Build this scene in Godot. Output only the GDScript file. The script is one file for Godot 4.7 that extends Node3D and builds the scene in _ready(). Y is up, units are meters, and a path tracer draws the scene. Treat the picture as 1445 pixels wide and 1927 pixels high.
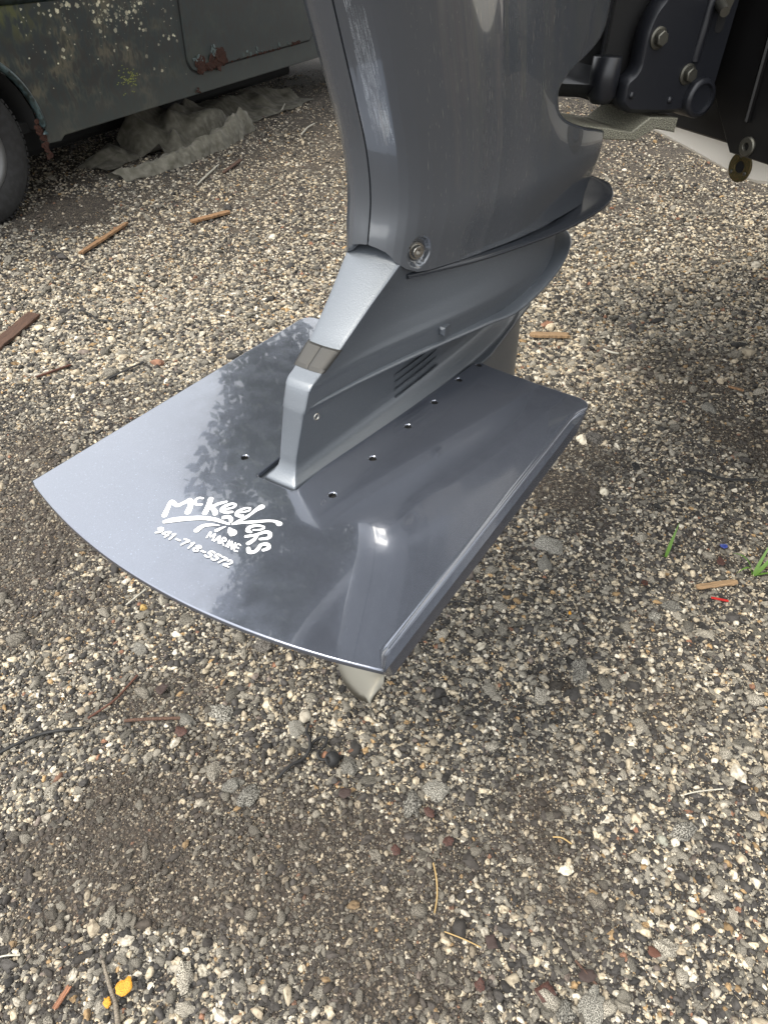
extends Node3D

const D2R := PI / 180.0
var mats := {}
var rng := RandomNumberGenerator.new()
var gn := FastNoiseLite.new()
var soil := FastNoiseLite.new()

# ------------------------------------------------------------------ helpers
func tag(o: Node, label := "", category := "", group := "", kind := "") -> Node:
	if label != "": o.set_meta("label", label)
	if category != "": o.set_meta("category", category)
	if group != "": o.set_meta("group", group)
	if kind != "": o.set_meta("kind", kind)
	return o

func base(called: String, at: Vector3, turn := 0.0) -> Node3D:
	var o := Node3D.new()
	o.name = called
	o.position = at
	o.rotation.y = turn
	add_child(o, true)
	return o

func obj(called: String, st: SurfaceTool, m: Material, parent: Node) -> MeshInstance3D:
	st.generate_normals()
	var o := MeshInstance3D.new()
	o.name = called
	o.mesh = st.commit()
	o.material_override = m
	parent.add_child(o, true)
	return o

func begin() -> SurfaceTool:
	var st := SurfaceTool.new()
	st.begin(Mesh.PRIMITIVE_TRIANGLES)
	return st

func tri(st: SurfaceTool, a: Vector3, b: Vector3, c: Vector3, g: int) -> void:
	if (b - a).cross(c - a).length_squared() < 1e-18: return
	st.set_smooth_group(g); st.set_uv(Vector2.ZERO); st.add_vertex(a)
	st.set_smooth_group(g); st.set_uv(Vector2.ZERO); st.add_vertex(b)
	st.set_smooth_group(g); st.set_uv(Vector2.ZERO); st.add_vertex(c)

func triuv(st: SurfaceTool, a: Vector3, b: Vector3, c: Vector3, ua: Vector2, ub: Vector2, uc: Vector2, g: int) -> void:
	if (b - a).cross(c - a).length_squared() < 1e-18: return
	st.set_smooth_group(g); st.set_uv(ua); st.add_vertex(a)
	st.set_smooth_group(g); st.set_uv(ub); st.add_vertex(b)
	st.set_smooth_group(g); st.set_uv(uc); st.add_vertex(c)

# rows of points joined into a skin; sharp_cols / sharp_rows start a new smoothing group
func skin(st: SurfaceTool, rows: Array, wrap := false, sharp_cols := [], sharp_rows := [], g0 := 1, flip := false, uvr := []) -> void:
	var gr := 0
	for j in rows.size() - 1:
		if j in sharp_rows: gr += 1
		var n: int = rows[j].size()
		var gc := 0
		for i in (n if wrap else n - 1):
			if i in sharp_cols: gc += 1
			var k: int = (i + 1) % n
			var g := g0 + gr * 40 + gc % 2
			var a: Vector3 = rows[j][i]; var b: Vector3 = rows[j][k]; var c: Vector3 = rows[j + 1][k]; var d: Vector3 = rows[j + 1][i]
			var u0 := float(i) / (n - 1); var u1 := float(i + 1) / (n - 1)
			var v0 := float(j) / (rows.size() - 1); var v1 := float(j + 1) / (rows.size() - 1)
			var ta := Vector2(u0, v0); var tb := Vector2(u1, v0); var tc := Vector2(u1, v1); var td := Vector2(u0, v1)
			if uvr.size():
				ta = uvr[j][i]; tb = uvr[j][k]; tc = uvr[j + 1][k]; td = uvr[j + 1][i]
			if flip:
				triuv(st, a, c, b, ta, tc, tb, g)
				triuv(st, a, d, c, ta, td, tc, g)
			else:
				triuv(st, a, b, c, ta, tb, tc, g)
				triuv(st, a, c, d, ta, tc, td, g)

func fan(st: SurfaceTool, row: Array, g: int, flip := false) -> void:
	var c := Vector3.ZERO
	for p in row: c += p
	c /= row.size()
	for i in row.size():
		var a: Vector3 = row[i]; var b: Vector3 = row[(i + 1) % row.size()]
		if flip: tri(st, c, b, a, g)
		else: tri(st, c, a, b, g)

func flat_poly(st: SurfaceTool, poly: PackedVector2Array, to3: Callable, g := 0, up := Vector3.UP, uvs := Vector2.ZERO) -> void:
	var id := Geometry2D.triangulate_polygon(poly)
	for k in range(0, id.size(), 3):
		var pa := poly[id[k]]; var pb := poly[id[k + 1]]; var pc := poly[id[k + 2]]
		var a: Vector3 = to3.call(pa); var b: Vector3 = to3.call(pb); var c: Vector3 = to3.call(pc)
		if (b - a).cross(c - a).dot(up) > 0.0:
			var t := b; b = c; c = t
			var t2 := pb; pb = pc; pc = t2
		triuv(st, a, b, c, pa * uvs, pb * uvs, pc * uvs, g)

func inset(poly: PackedVector2Array, d: float) -> PackedVector2Array:
	var out := PackedVector2Array()
	var n := poly.size()
	var area := 0.0
	for i in n: area += poly[i].cross(poly[(i + 1) % n])
	var sg := 1.0 if area > 0 else -1.0
	for i in n:
		var e0 := (poly[i] - poly[(i + n - 1) % n]).normalized()
		var e1 := (poly[(i + 1) % n] - poly[i]).normalized()
		var n0 := Vector2(-e0.y, e0.x) * sg; var n1 := Vector2(-e1.y, e1.x) * sg
		var m := (n0 + n1)
		var l := m.length_squared()
		m = n0 if l < 0.05 else m * (2.0 / l)
		out.append(poly[i] + m * d)
	return out

# a plate: polygon in x,y between z0 and z1, bevelled on both rims, placed by xf
func slab(st: SurfaceTool, poly: PackedVector2Array, z0: float, z1: float, bev: float, xf := Transform3D.IDENTITY, uvs := Vector2.ZERO, smooth_sides := false) -> void:
	var ins := inset(poly, bev)
	var area := 0.0
	for i in poly.size(): area += poly[i].cross(poly[(i + 1) % poly.size()])
	var up: Vector3 = xf.basis * Vector3.BACK
	flat_poly(st, ins, func(p): return xf * Vector3(p.x, p.y, z1), -1, up, uvs)
	flat_poly(st, ins, func(p): return xf * Vector3(p.x, p.y, z0), -1, -up, uvs)
	var lay := [[ins, z0], [poly, z0 + bev], [poly, z1 - bev], [ins, z1]]
	for j in 3:
		for i in poly.size():
			var k := (i + 1) % poly.size()
			var a := xf * Vector3(lay[j][0][i].x, lay[j][0][i].y, lay[j][1]); var b := xf * Vector3(lay[j][0][k].x, lay[j][0][k].y, lay[j][1])
			var c := xf * Vector3(lay[j + 1][0][k].x, lay[j + 1][0][k].y, lay[j + 1][1]); var d := xf * Vector3(lay[j + 1][0][i].x, lay[j + 1][0][i].y, lay[j + 1][1])
			var g := 7 if smooth_sides else -1
			var ua: Vector2 = lay[j][0][i] * uvs; var ub: Vector2 = lay[j][0][k] * uvs
			if area > 0:
				triuv(st, a, c, b, ua, ub, ub, g); triuv(st, a, d, c, ua, ua, ub, g)
			else:
				triuv(st, a, b, c, ua, ub, ub, g); triuv(st, a, c, d, ua, ub, ua, g)

func rounded(poly: Array, r: float, seg := 5) -> PackedVector2Array:
	var out := PackedVector2Array()
	var n := poly.size()
	for i in n:
		var p: Vector2 = poly[i]; var a: Vector2 = poly[(i + n - 1) % n]; var b: Vector2 = poly[(i + 1) % n]
		var rr: float = min(r, min((a - p).length(), (b - p).length()) * 0.45)
		var p0 := p + (a - p).normalized() * rr; var p1 := p + (b - p).normalized() * rr
		for k in seg + 1:
			var t := float(k) / seg
			out.append(p0.lerp(p, t).lerp(p.lerp(p1, t), t))
	return out

func box(st: SurfaceTool, c: Vector3, size: Vector3, bev := 0.002, turn := Basis.IDENTITY) -> void:
	var h := size / 2
	slab(st, PackedVector2Array([Vector2(-h.x, -h.y), Vector2(h.x, -h.y), Vector2(h.x, h.y), Vector2(-h.x, h.y)]), -h.z, h.z, bev, Transform3D(turn, c))

# profile of (radius, height) turned round axis
func lathe(st: SurfaceTool, prof: Array, at: Vector3, axis: Vector3, seg := 24, g0 := 1, sharp := []) -> void:
	var x := axis.cross(Vector3(0.31, 0.77, 0.55)).normalized(); var z := axis.cross(x).normalized()
	var rows := []
	for p in prof:
		var row := []
		for i in seg:
			var a := TAU * i / seg
			row.append(at + axis * p.y + (x * cos(a) + z * sin(a)) * p.x)
		rows.append(row)
	skin(st, rows, true, [], sharp, g0)

func tube(st: SurfaceTool, path: Array, r: Array, seg := 8, g := 1, flat := 1.0) -> void:
	var rows := []
	for i in path.size():
		var d: Vector3 = (path[min(i + 1, path.size() - 1)] - path[max(i - 1, 0)]).normalized()
		var x := d.cross(Vector3.UP)
		x = Vector3.RIGHT if x.length() < 0.01 else x.normalized()
		var y := x.cross(d).normalized()
		var row := []
		for k in seg:
			var a := TAU * k / seg
			var rr: float = r[min(i, r.size() - 1)]
			row.append(path[i] + x * cos(a) * rr + y * sin(a) * rr * flat)
		rows.append(row)
	skin(st, rows, true, [], [], g)
	fan(st, rows[0], g + 1, true)
	fan(st, rows[-1], g + 2)

func smooth_path(pts: Array, sub := 6) -> Array:
	var out := []
	for i in pts.size() - 1:
		var p0 = pts[max(i - 1, 0)]; var p1 = pts[i]; var p2 = pts[i + 1]; var p3 = pts[min(i + 2, pts.size() - 1)]
		for k in sub:
			out.append(p1.cubic_interpolate(p2, p0, p3, float(k) / sub))
	out.append(pts[-1])
	return out

func tab(t: Array, x: float) -> float:       # [[x, y], ...] looked up with straight lines
	if x <= t[0][0]: return t[0][1]
	for i in t.size() - 1:
		if x <= t[i + 1][0]: return lerpf(t[i][1], t[i + 1][1], (x - t[i][0]) / (t[i + 1][0] - t[i][0]))
	return t[-1][1]

func tabs(t: Array, x: float) -> float:      # the same with smooth curves
	if x <= t[0][0]: return t[0][1]
	for i in t.size() - 1:
		if x <= t[i + 1][0]:
			var w: float = (x - t[i][0]) / (t[i + 1][0] - t[i][0])
			return cubic_interpolate(t[i][1], t[i + 1][1], t[max(i - 1, 0)][1], t[min(i + 2, t.size() - 1)][1], w)
	return t[-1][1]

func lin(r: float, g: float, b: float) -> Color:
	return Color(r, g, b).linear_to_srgb()

func ntex(size: int, freq: float, type: int, ramp: Array = [], seed_ := 1, normal := 0.0, oct := 4, cell := 0) -> NoiseTexture2D:
	var n := FastNoiseLite.new()
	n.seed = seed_; n.noise_type = type; n.frequency = freq
	n.fractal_octaves = oct
	if type == FastNoiseLite.TYPE_CELLULAR:
		n.fractal_type = FastNoiseLite.FRACTAL_NONE if oct <= 1 else FastNoiseLite.FRACTAL_FBM
		n.cellular_return_type = cell
	var t := NoiseTexture2D.new()
	t.width = size; t.height = size; t.seamless = true; t.noise = n
	if normal > 0: t.as_normal_map = true; t.bump_strength = normal
	if ramp.size():
		var g := Gradient.new()
		var off := PackedFloat32Array(); var col := PackedColorArray()
		for r in ramp: off.append(r[0]); col.append(r[1])
		g.offsets = off; g.colors = col
		t.color_ramp = g
	return t

func mat(called: String, c: Color, rough := 0.6, metal := 0.0) -> StandardMaterial3D:
	var m := StandardMaterial3D.new()
	m.resource_name = called
	m.albedo_color = c; m.roughness = rough; m.metallic = metal
	mats[called] = m
	return m

func tri_tex(m: StandardMaterial3D, scale: float, albedo: Texture2D = null, normal: Texture2D = null, ns := 1.0, world := false) -> void:
	m.uv1_triplanar = true
	m.uv1_world_triplanar = world
	m.uv1_scale = Vector3.ONE * scale
	if albedo: m.albedo_texture = albedo
	if normal: m.normal_enabled = true; m.normal_texture = normal; m.normal_scale = ns

func gh(x: float, z: float) -> float:
	return gn.get_noise_2d(x, z) * 0.012

func gp(p: Array, dy := 0.0) -> Vector3:     # ground point from millimetres
	var x: float = p[0] * 0.001; var z: float = p[1] * 0.001
	return Vector3(x, gh(x, z) + dy, z)

# ------------------------------------------------------------------ scene
func _ready() -> void:
	rng.seed = 77
	gn.seed = 5; gn.frequency = 1.6; gn.fractal_octaves = 3
	soil.seed = 9; soil.frequency = 1.1; soil.fractal_octaves = 3
	var cam := Camera3D.new()
	cam.name = "camera"
	cam.fov = 74.13
	cam.near = 0.02; cam.far = 400.0
	cam.position = Vector3(0, 1.3, 0)
	cam.rotation_degrees = Vector3(-41.2636, 0, 0)
	add_child(cam)
	cam.current = true
	var we := WorldEnvironment.new()
	we.name = "world_environment"
	var env := Environment.new()
	env.background_mode = Environment.BG_SKY
	var sky := Sky.new()
	var sm := ProceduralSkyMaterial.new()
	sm.sky_top_color = Color(0.90, 0.915, 0.93)
	sm.sky_horizon_color = Color(0.985, 0.985, 0.975)
	sm.ground_horizon_color = Color(0.42, 0.41, 0.38)
	sm.ground_bottom_color = Color(0.3, 0.29, 0.27)
	sm.sky_energy_multiplier = 0.95
	sm.sun_angle_max = 40.0
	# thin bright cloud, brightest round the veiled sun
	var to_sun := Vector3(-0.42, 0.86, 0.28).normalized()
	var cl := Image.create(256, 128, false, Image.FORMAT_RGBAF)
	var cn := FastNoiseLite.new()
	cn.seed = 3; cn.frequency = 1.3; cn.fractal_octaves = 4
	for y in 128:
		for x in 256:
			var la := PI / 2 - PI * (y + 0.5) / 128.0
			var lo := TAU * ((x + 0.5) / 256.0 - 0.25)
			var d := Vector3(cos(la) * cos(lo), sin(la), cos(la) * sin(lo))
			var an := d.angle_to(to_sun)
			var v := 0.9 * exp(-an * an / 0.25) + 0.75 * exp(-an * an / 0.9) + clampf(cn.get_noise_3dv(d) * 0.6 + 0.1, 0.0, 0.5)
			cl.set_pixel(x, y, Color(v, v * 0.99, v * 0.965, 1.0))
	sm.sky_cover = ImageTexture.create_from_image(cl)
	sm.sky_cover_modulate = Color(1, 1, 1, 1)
	sky.sky_material = sm
	env.sky = sky
	env.tonemap_mode = Environment.TONE_MAPPER_LINEAR
	env.tonemap_exposure = 2.6
	env.sdfgi_enabled = true; env.ssao_enabled = true; env.ssil_enabled = true
	we.environment = env
	add_child(we)
	var sun := DirectionalLight3D.new()
	sun.name = "sun"
	sun.light_energy = 0.5
	sun.light_color = Color(1.0, 0.965, 0.9)
	sun.light_angular_distance = 14.0
	sun.shadow_enabled = true
	add_child(sun)
	sun.look_at_from_position(Vector3.ZERO, -to_sun)

	make_materials()
	ground()
	gravel()
	van()
	boat()
	motor()
	litter()
	tree()

func make_materials() -> void:
	var grain_n := ntex(512, 0.02, FastNoiseLite.TYPE_SIMPLEX_SMOOTH, [], 4, 1.2, 4)
	var fine_n := ntex(512, 0.2, FastNoiseLite.TYPE_SIMPLEX_SMOOTH, [], 14, 3.0, 2)
	var peel := ntex(512, 0.03, FastNoiseLite.TYPE_SIMPLEX_SMOOTH, [], 24, 0.8, 2)
	var flake := Image.create(512, 512, false, Image.FORMAT_RGB8)
	flake.fill(Color(0.60, 0.60, 0.60))
	for k in 9000:
		var v := rng.randf_range(0.48, 0.80)
		flake.set_pixel(rng.randi() % 512, rng.randi() % 512, Color(v, v, v))
	for k in 160:
		flake.fill_rect(Rect2i(rng.randi() % 510, rng.randi() % 510, 2, 1), Color(0.85, 0.85, 0.85))
	for k in 260:
		flake.set_pixel(rng.randi() % 512, rng.randi() % 512, Color(1, 1, 1))
	var flake_t := ImageTexture.create_from_image(flake)
	# plate: smooth metallic slate paint under clear lacquer
	var m := mat("plate_paint", Color(0.635, 0.665, 0.735), 0.17, 0.72)
	tri_tex(m, 3.2, flake_t, peel, 0.08)
	m.roughness_texture = ntex(512, 0.012, FastNoiseLite.TYPE_SIMPLEX_SMOOTH, [[0.25, Color(0.55, 0.55, 0.55)], [0.75, Color(1, 1, 1)]], 26)
	m.clearcoat_enabled = true; m.clearcoat = 1.0; m.clearcoat_roughness = 0.02
	# leg: satin silver blue cast metal paint
	m = mat("leg_paint", Color(0.555, 0.588, 0.632), 0.43, 0.57)
	tri_tex(m, 4.0, flake_t, fine_n, 0.16)
	m.clearcoat_enabled = true; m.clearcoat = 0.5; m.clearcoat_roughness = 0.25
	m = mat("dark_paint", Color(0.13, 0.137, 0.155), 0.3, 0.3)
	tri_tex(m, 3.0, null, peel, 0.06)
	m.clearcoat_enabled = true; m.clearcoat = 0.7; m.clearcoat_roughness = 0.1
	m = mat("lip_paint", Color(0.20, 0.212, 0.235), 0.25, 0.4)
	tri_tex(m, 3.0, null, peel, 0.06)
	m = mat("bracket_paint", Color(0.112, 0.118, 0.138), 0.38, 0.2)
	tri_tex(m, 3.0, null, peel, 0.15)
	m = mat("black_plate", Color(0.045, 0.042, 0.045), 0.42, 0.2)
	tri_tex(m, 5.0, null, fine_n, 0.1)
	m = mat("black_rubber", Color(0.052, 0.052, 0.056), 0.7)
	tri_tex(m, 12.0, null, fine_n, 0.3)
	m = mat("anode_cover", Color(0.165, 0.16, 0.15), 0.5, 0.1)
	tri_tex(m, 8.0, null, fine_n, 0.15)
	m = mat("inside_black", Color(0.03, 0.03, 0.035), 0.85)
	m = mat("white_vinyl", Color(0.93, 0.93, 0.93), 0.4)
	m = mat("steel", Color(0.62, 0.61, 0.59), 0.22, 0.95)
	tri_tex(m, 10.0, null, fine_n, 0.05)
	m = mat("propeller_steel", Color(0.39, 0.38, 0.35), 0.3, 0.85)
	tri_tex(m, 4.0, null, grain_n, 0.2)
	m = mat("dull_bolt", Color(0.34, 0.335, 0.31), 0.42, 0.8)
	tri_tex(m, 20.0, null, fine_n, 0.3)
	m = mat("bronze", Color(0.36, 0.31, 0.22), 0.55, 0.7)
	tri_tex(m, 25.0, ntex(256, 0.03, FastNoiseLite.TYPE_SIMPLEX_SMOOTH, [[0.3, Color(0.75, 0.85, 0.75)], [0.7, Color(1, 0.95, 0.85)]], 31), fine_n, 0.4)
	m = mat("cast_zinc", Color(0.66, 0.65, 0.61), 0.6, 0.35)
	tri_tex(m, 9.0, ntex(256, 0.16, FastNoiseLite.TYPE_SIMPLEX, [[0.3, Color(0.45, 0.45, 0.43)], [0.62, Color(0.8, 0.8, 0.76)], [0.8, Color(1, 1, 0.95)]], 41, 0.0, 2), fine_n, 0.9)
	m = mat("gelcoat", Color(0.95, 0.93, 0.89), 0.3)
	m.clearcoat_enabled = true; m.clearcoat = 0.4
	m = mat("tyre_rubber", Color(0.13, 0.13, 0.135), 0.85)
	tri_tex(m, 5.0, ntex(256, 0.02, FastNoiseLite.TYPE_SIMPLEX_SMOOTH, [[0.3, Color(0.75, 0.74, 0.72)], [0.7, Color(1, 1, 1)]], 51), fine_n, 0.3)
	m = mat("rim_steel", Color(0.35, 0.35, 0.35), 0.5, 0.7)
	m = mat("tarp_cloth", Color(0.385, 0.372, 0.338), 0.8)
	tri_tex(m, 3.0, ntex(512, 0.01, FastNoiseLite.TYPE_SIMPLEX_SMOOTH, [[0.3, Color(0.72, 0.72, 0.68)], [0.7, Color(1, 1, 1)]], 61), fine_n, 0.4)
	m.rim_enabled = true; m.rim = 0.2
	m = mat("van_dark", Color(0.06, 0.06, 0.06), 0.9)
	m = mat("van_teal", Color(0.13, 0.19, 0.20), 0.35, 0.1)
	tri_tex(m, 2.0, ntex(512, 0.012, FastNoiseLite.TYPE_SIMPLEX_SMOOTH, [[0.3, Color(0.55, 0.6, 0.55)], [0.7, Color(1, 1, 1)]], 71), null)
	m = mat("van_lip", Color(0.24, 0.30, 0.31), 0.4, 0.1)
	tri_tex(m, 5.0, ntex(256, 0.02, FastNoiseLite.TYPE_SIMPLEX_SMOOTH, [[0.35, Color(0.4, 0.42, 0.4)], [0.7, Color(1, 1, 1)]], 72), null)
	m = mat("van_flake", Color(0.27, 0.31, 0.31), 0.6)
	m = mat("rust", Color(0.255, 0.15, 0.10), 0.95)
	tri_tex(m, 12.0, ntex(256, 0.05, FastNoiseLite.TYPE_SIMPLEX, [[0.3, Color(0.35, 0.3, 0.3)], [0.55, Color(0.9, 0.8, 0.7)], [0.8, Color(1.0, 0.75, 0.5)]], 73), fine_n, 1.0)
	m = mat("window_glass", Color(0.05, 0.07, 0.07), 0.08, 0.2)
	var wood_t := Image.create(256, 256, false, Image.FORMAT_RGB8)
	var wn := FastNoiseLite.new(); wn.seed = 8; wn.frequency = 0.03
	for y in 256:
		for x in 256:
			var v := 0.72 + 0.35 * wn.get_noise_2d(x * 0.35, y * 6.0) + 0.12 * wn.get_noise_2d(x * 3.0, y * 20.0)
			wood_t.set_pixel(x, y, Color(v, v * 0.97, v * 0.93))
	var wood_tex := ImageTexture.create_from_image(wood_t)
	for w in [["wood_orange", Color(0.62, 0.49, 0.36)], ["wood_brown", Color(0.37, 0.275, 0.225)], ["wood_tan", Color(0.66, 0.555, 0.43)], ["wood_grey", Color(0.533, 0.508, 0.471)], ["bark_red", Color(0.392, 0.249, 0.193)], ["chip_orange", Color(0.636, 0.450, 0.345)]]:
		m = mat(w[0], w[1], 0.85)
		m.albedo_texture = wood_tex
		m.normal_enabled = true; m.normal_texture = fine_n; m.normal_scale = 0.4
	m = mat("leaf_brown", Color(0.270, 0.150, 0.112), 0.75)
	tri_tex(m, 40.0, ntex(256, 0.03, FastNoiseLite.TYPE_SIMPLEX_SMOOTH, [[0.3, Color(0.6, 0.6, 0.6)], [0.7, Color(1, 1, 1)]], 81), null)
	m = mat("leaf_dark", Color(0.168, 0.119, 0.105), 0.8)
	m = mat("yellow_paint", Color(0.744, 0.544, 0.128), 0.7)
	tri_tex(m, 30.0, ntex(256, 0.06, FastNoiseLite.TYPE_SIMPLEX, [[0.3, Color(0.72, 0.6, 0.5)], [0.6, Color(1, 1, 1)]], 82), fine_n, 0.8)
	m = mat("blue_plastic", Color(0.128, 0.188, 0.435), 0.4)
	m = mat("red_plastic", Color(0.597, 0.101, 0.086), 0.4)
	m = mat("white_straw", Color(0.615, 0.600, 0.555), 0.6)
	m = mat("dry_straw", Color(0.555, 0.465, 0.300), 0.7)
	m = mat("grass_blade", Color(0.27, 0.385, 0.12), 0.5)
	m.backlight_enabled = true; m.backlight = Color(0.25, 0.4, 0.08)
	# stones
	var speck := ntex(256, 0.085, FastNoiseLite.TYPE_SIMPLEX, [[0.30, Color(0.16, 0.155, 0.15)], [0.46, Color(0.42, 0.41, 0.395)], [0.56, Color(0.78, 0.77, 0.74)], [0.68, Color(1, 1, 1)]], 91, 0.0, 4)
	var pit := ntex(256, 0.05, FastNoiseLite.TYPE_SIMPLEX, [], 93, 5.0, 4)
	m = mat("stone_speckled", Color(1, 1, 1), 0.9)
	m.vertex_color_use_as_albedo = true
	tri_tex(m, 0.36, speck, pit, 0.7)
	var soft := ntex(256, 0.012, FastNoiseLite.TYPE_SIMPLEX_SMOOTH, [[0.25, Color(0.62, 0.6, 0.58)], [0.6, Color(1, 1, 1)]], 92)
	m = mat("stone_plain", Color(1, 1, 1), 0.85)
	m.vertex_color_use_as_albedo = true
	tri_tex(m, 0.3, soft, pit, 0.4)
	# ground
	m = mat("ground_soil", Color(1, 1, 1), 0.95)
	var cells := ntex(1024, 0.11, FastNoiseLite.TYPE_CELLULAR, [[0.0, Color(0.10, 0.085, 0.072)], [0.5, Color(0.165, 0.14, 0.115)], [0.70, Color(0.22, 0.19, 0.16)], [0.86, Color(0.30, 0.265, 0.225)], [0.95, Color(0.45, 0.41, 0.35)], [1.0, Color(0.55, 0.5, 0.43)]], 95, 0.0, 1, FastNoiseLite.RETURN_CELL_VALUE)
	var bump := ntex(1024, 0.09, FastNoiseLite.TYPE_CELLULAR, [], 95, 6.0, 1, FastNoiseLite.RETURN_DISTANCE)
	tri_tex(m, 2.6, cells, bump, 1.0, true)

# ------------------------------------------------------------------ ground and gravel
func ground() -> void:
	var xs := []; var zs := []
	for i in 121:
		var t := (i - 60) / 60.0
		xs.append(2.4 * t + 60.0 * pow(abs(t), 7) * sign(t))
		zs.append(-2.0 + 2.6 * t + 60.0 * pow(abs(t), 7) * sign(t))
	var rows := []
	for z in zs:
		var row := []
		for x in xs: row.append(Vector3(x, gh(x, z), z))
		rows.append(row)
	var st := begin()
	skin(st, rows)
	tag(obj("ground", st, mats.ground_soil, self), "dark gritty soil lying under the loose gravel of the yard", "ground", "", "structure")

func stone_mesh(seed_: int, rough: float, squash: float, facet: float, sub := 1, group := 1) -> ArrayMesh:
	var t := (1.0 + sqrt(5.0)) / 2.0
	var v := [Vector3(-1, t, 0), Vector3(1, t, 0), Vector3(-1, -t, 0), Vector3(1, -t, 0), Vector3(0, -1, t), Vector3(0, 1, t), Vector3(0, -1, -t), Vector3(0, 1, -t), Vector3(t, 0, -1), Vector3(t, 0, 1), Vector3(-t, 0, -1), Vector3(-t, 0, 1)]
	var f := [[0, 11, 5], [0, 5, 1], [0, 1, 7], [0, 7, 10], [0, 10, 11], [1, 5, 9], [5, 11, 4], [11, 10, 2], [10, 7, 6], [7, 1, 8], [3, 9, 4], [3, 4, 2], [3, 2, 6], [3, 6, 8], [3, 8, 9], [4, 9, 5], [2, 4, 11], [6, 2, 10], [8, 6, 7], [9, 8, 1]]
	var tris := []
	for q in f: tris.append([v[q[0]].normalized(), v[q[1]].normalized(), v[q[2]].normalized()])
	for s in sub:
		var nt := []
		for q in tris:
			var a: Vector3 = ((q[0] + q[1]) / 2).normalized(); var b: Vector3 = ((q[1] + q[2]) / 2).normalized(); var c: Vector3 = ((q[2] + q[0]) / 2).normalized()
			nt.append([q[0], a, c]); nt.append([a, q[1], b]); nt.append([c, b, q[2]]); nt.append([a, b, c])
		tris = nt
	var n := FastNoiseLite.new()
	n.seed = seed_; n.frequency = 0.75; n.fractal_octaves = 3
	var r2 := RandomNumberGenerator.new()
	r2.seed = seed_ * 13 + 1
	var planes := []
	for k in 7:
		planes.append([Vector3(r2.randf_range(-1, 1), r2.randf_range(-1, 1), r2.randf_range(-1, 1)).normalized(), r2.randf_range(0.62, 0.9)])
	var shape := func(p: Vector3) -> Vector3:
		var r := 1.0 + rough * n.get_noise_3dv(p * 1.2) + rough * 0.3 * n.get_noise_3dv(p * 4.0)
		var q := p * r
		for pl in planes:
			var d: float = q.dot(pl[0])
			if d > pl[1]: q -= pl[0] * (d - pl[1]) * facet
		return Vector3(q.x * 1.12, q.y * squash, q.z * 0.92)
	var st := begin()
	for q in tris:
		tri(st, shape.call(q[0]), shape.call(q[2]), shape.call(q[1]), group)
	st.generate_normals()
	st.index()
	return st.commit()

var spots := [
	[-513, -559, 190, 138, 0.95],
	[-367, -449, 187, 95, 0.90],
	[-598, -391, 108, 47, 0.70],
	[-179, -530, 118, 47, 0.50],
	[-831, -1089, 197, 119, 0.45],
	[-495, -847, 152, 81, 0.60],
	[537, -1562, 111, 124, 0.90],
	[626, -1749, 153, 113, 0.60],
	[383, -875, 38, 27, 1.00],
	[228, -493, 125, 54, 0.45],
	[614, -834, 139, 59, 0.35],
	[1167, -2289, 323, 241, 0.55],
	[-319, -653, 126, 65, 0.50],
	[-21, -449, 187, 34, 0.35],
	[-148, -407, 146, 57, 0.75],
	[-1876, -4143, 311, 382, 0.80],
	[-634, -484, 95, 81, 0.80]
]

func soilness(x: float, z: float) -> float:
	var s := smoothstep(0.05, 0.42, soil.get_noise_2d(x, z)) * 0.75 * smoothstep(-2.6, -1.8, z)
	var warp := soil.get_noise_2d(x * 4.0, z * 4.0) * 0.5
	for q in spots:
		var d := Vector2((x - q[0] * 0.001) / (q[2] * 0.001), (z - q[1] * 0.001) / (q[3] * 0.001)).length()
		s = max(s, q[4] * (1.0 - smoothstep(0.55, 1.15, d + warp)))
	return s

func stone_color(kind: int, dirt: float) -> Color:
	var c: Color
	var k := rng.randf()
	if kind == 0:       # plain: cream, tan, a little rust
		if k < 0.42: c = Color(0.42, 0.36, 0.265)
		elif k < 0.66: c = Color(0.48, 0.44, 0.365)
		elif k < 0.86: c = Color(0.29, 0.245, 0.18)
		elif k < 0.925: c = Color(0.28, 0.185, 0.09)
		elif k < 0.945: c = Color(0.20, 0.10, 0.06)
		else: c = Color(0.13, 0.105, 0.09)
		c = c * rng.randf_range(0.6, 1.15)
	elif kind == 1:     # speckled grey conglomerate
		c = Color(0.32, 0.295, 0.25) * rng.randf_range(0.35, 1.35)
	else:               # dark
		c = Color(0.022, 0.020, 0.0185) * rng.randf_range(0.4, 2.2)
	c = c.lerp(Color(0.046, 0.034, 0.024), dirt * rng.randf_range(0.3, 0.9))
	c.a = 1.0
	return c

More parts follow.
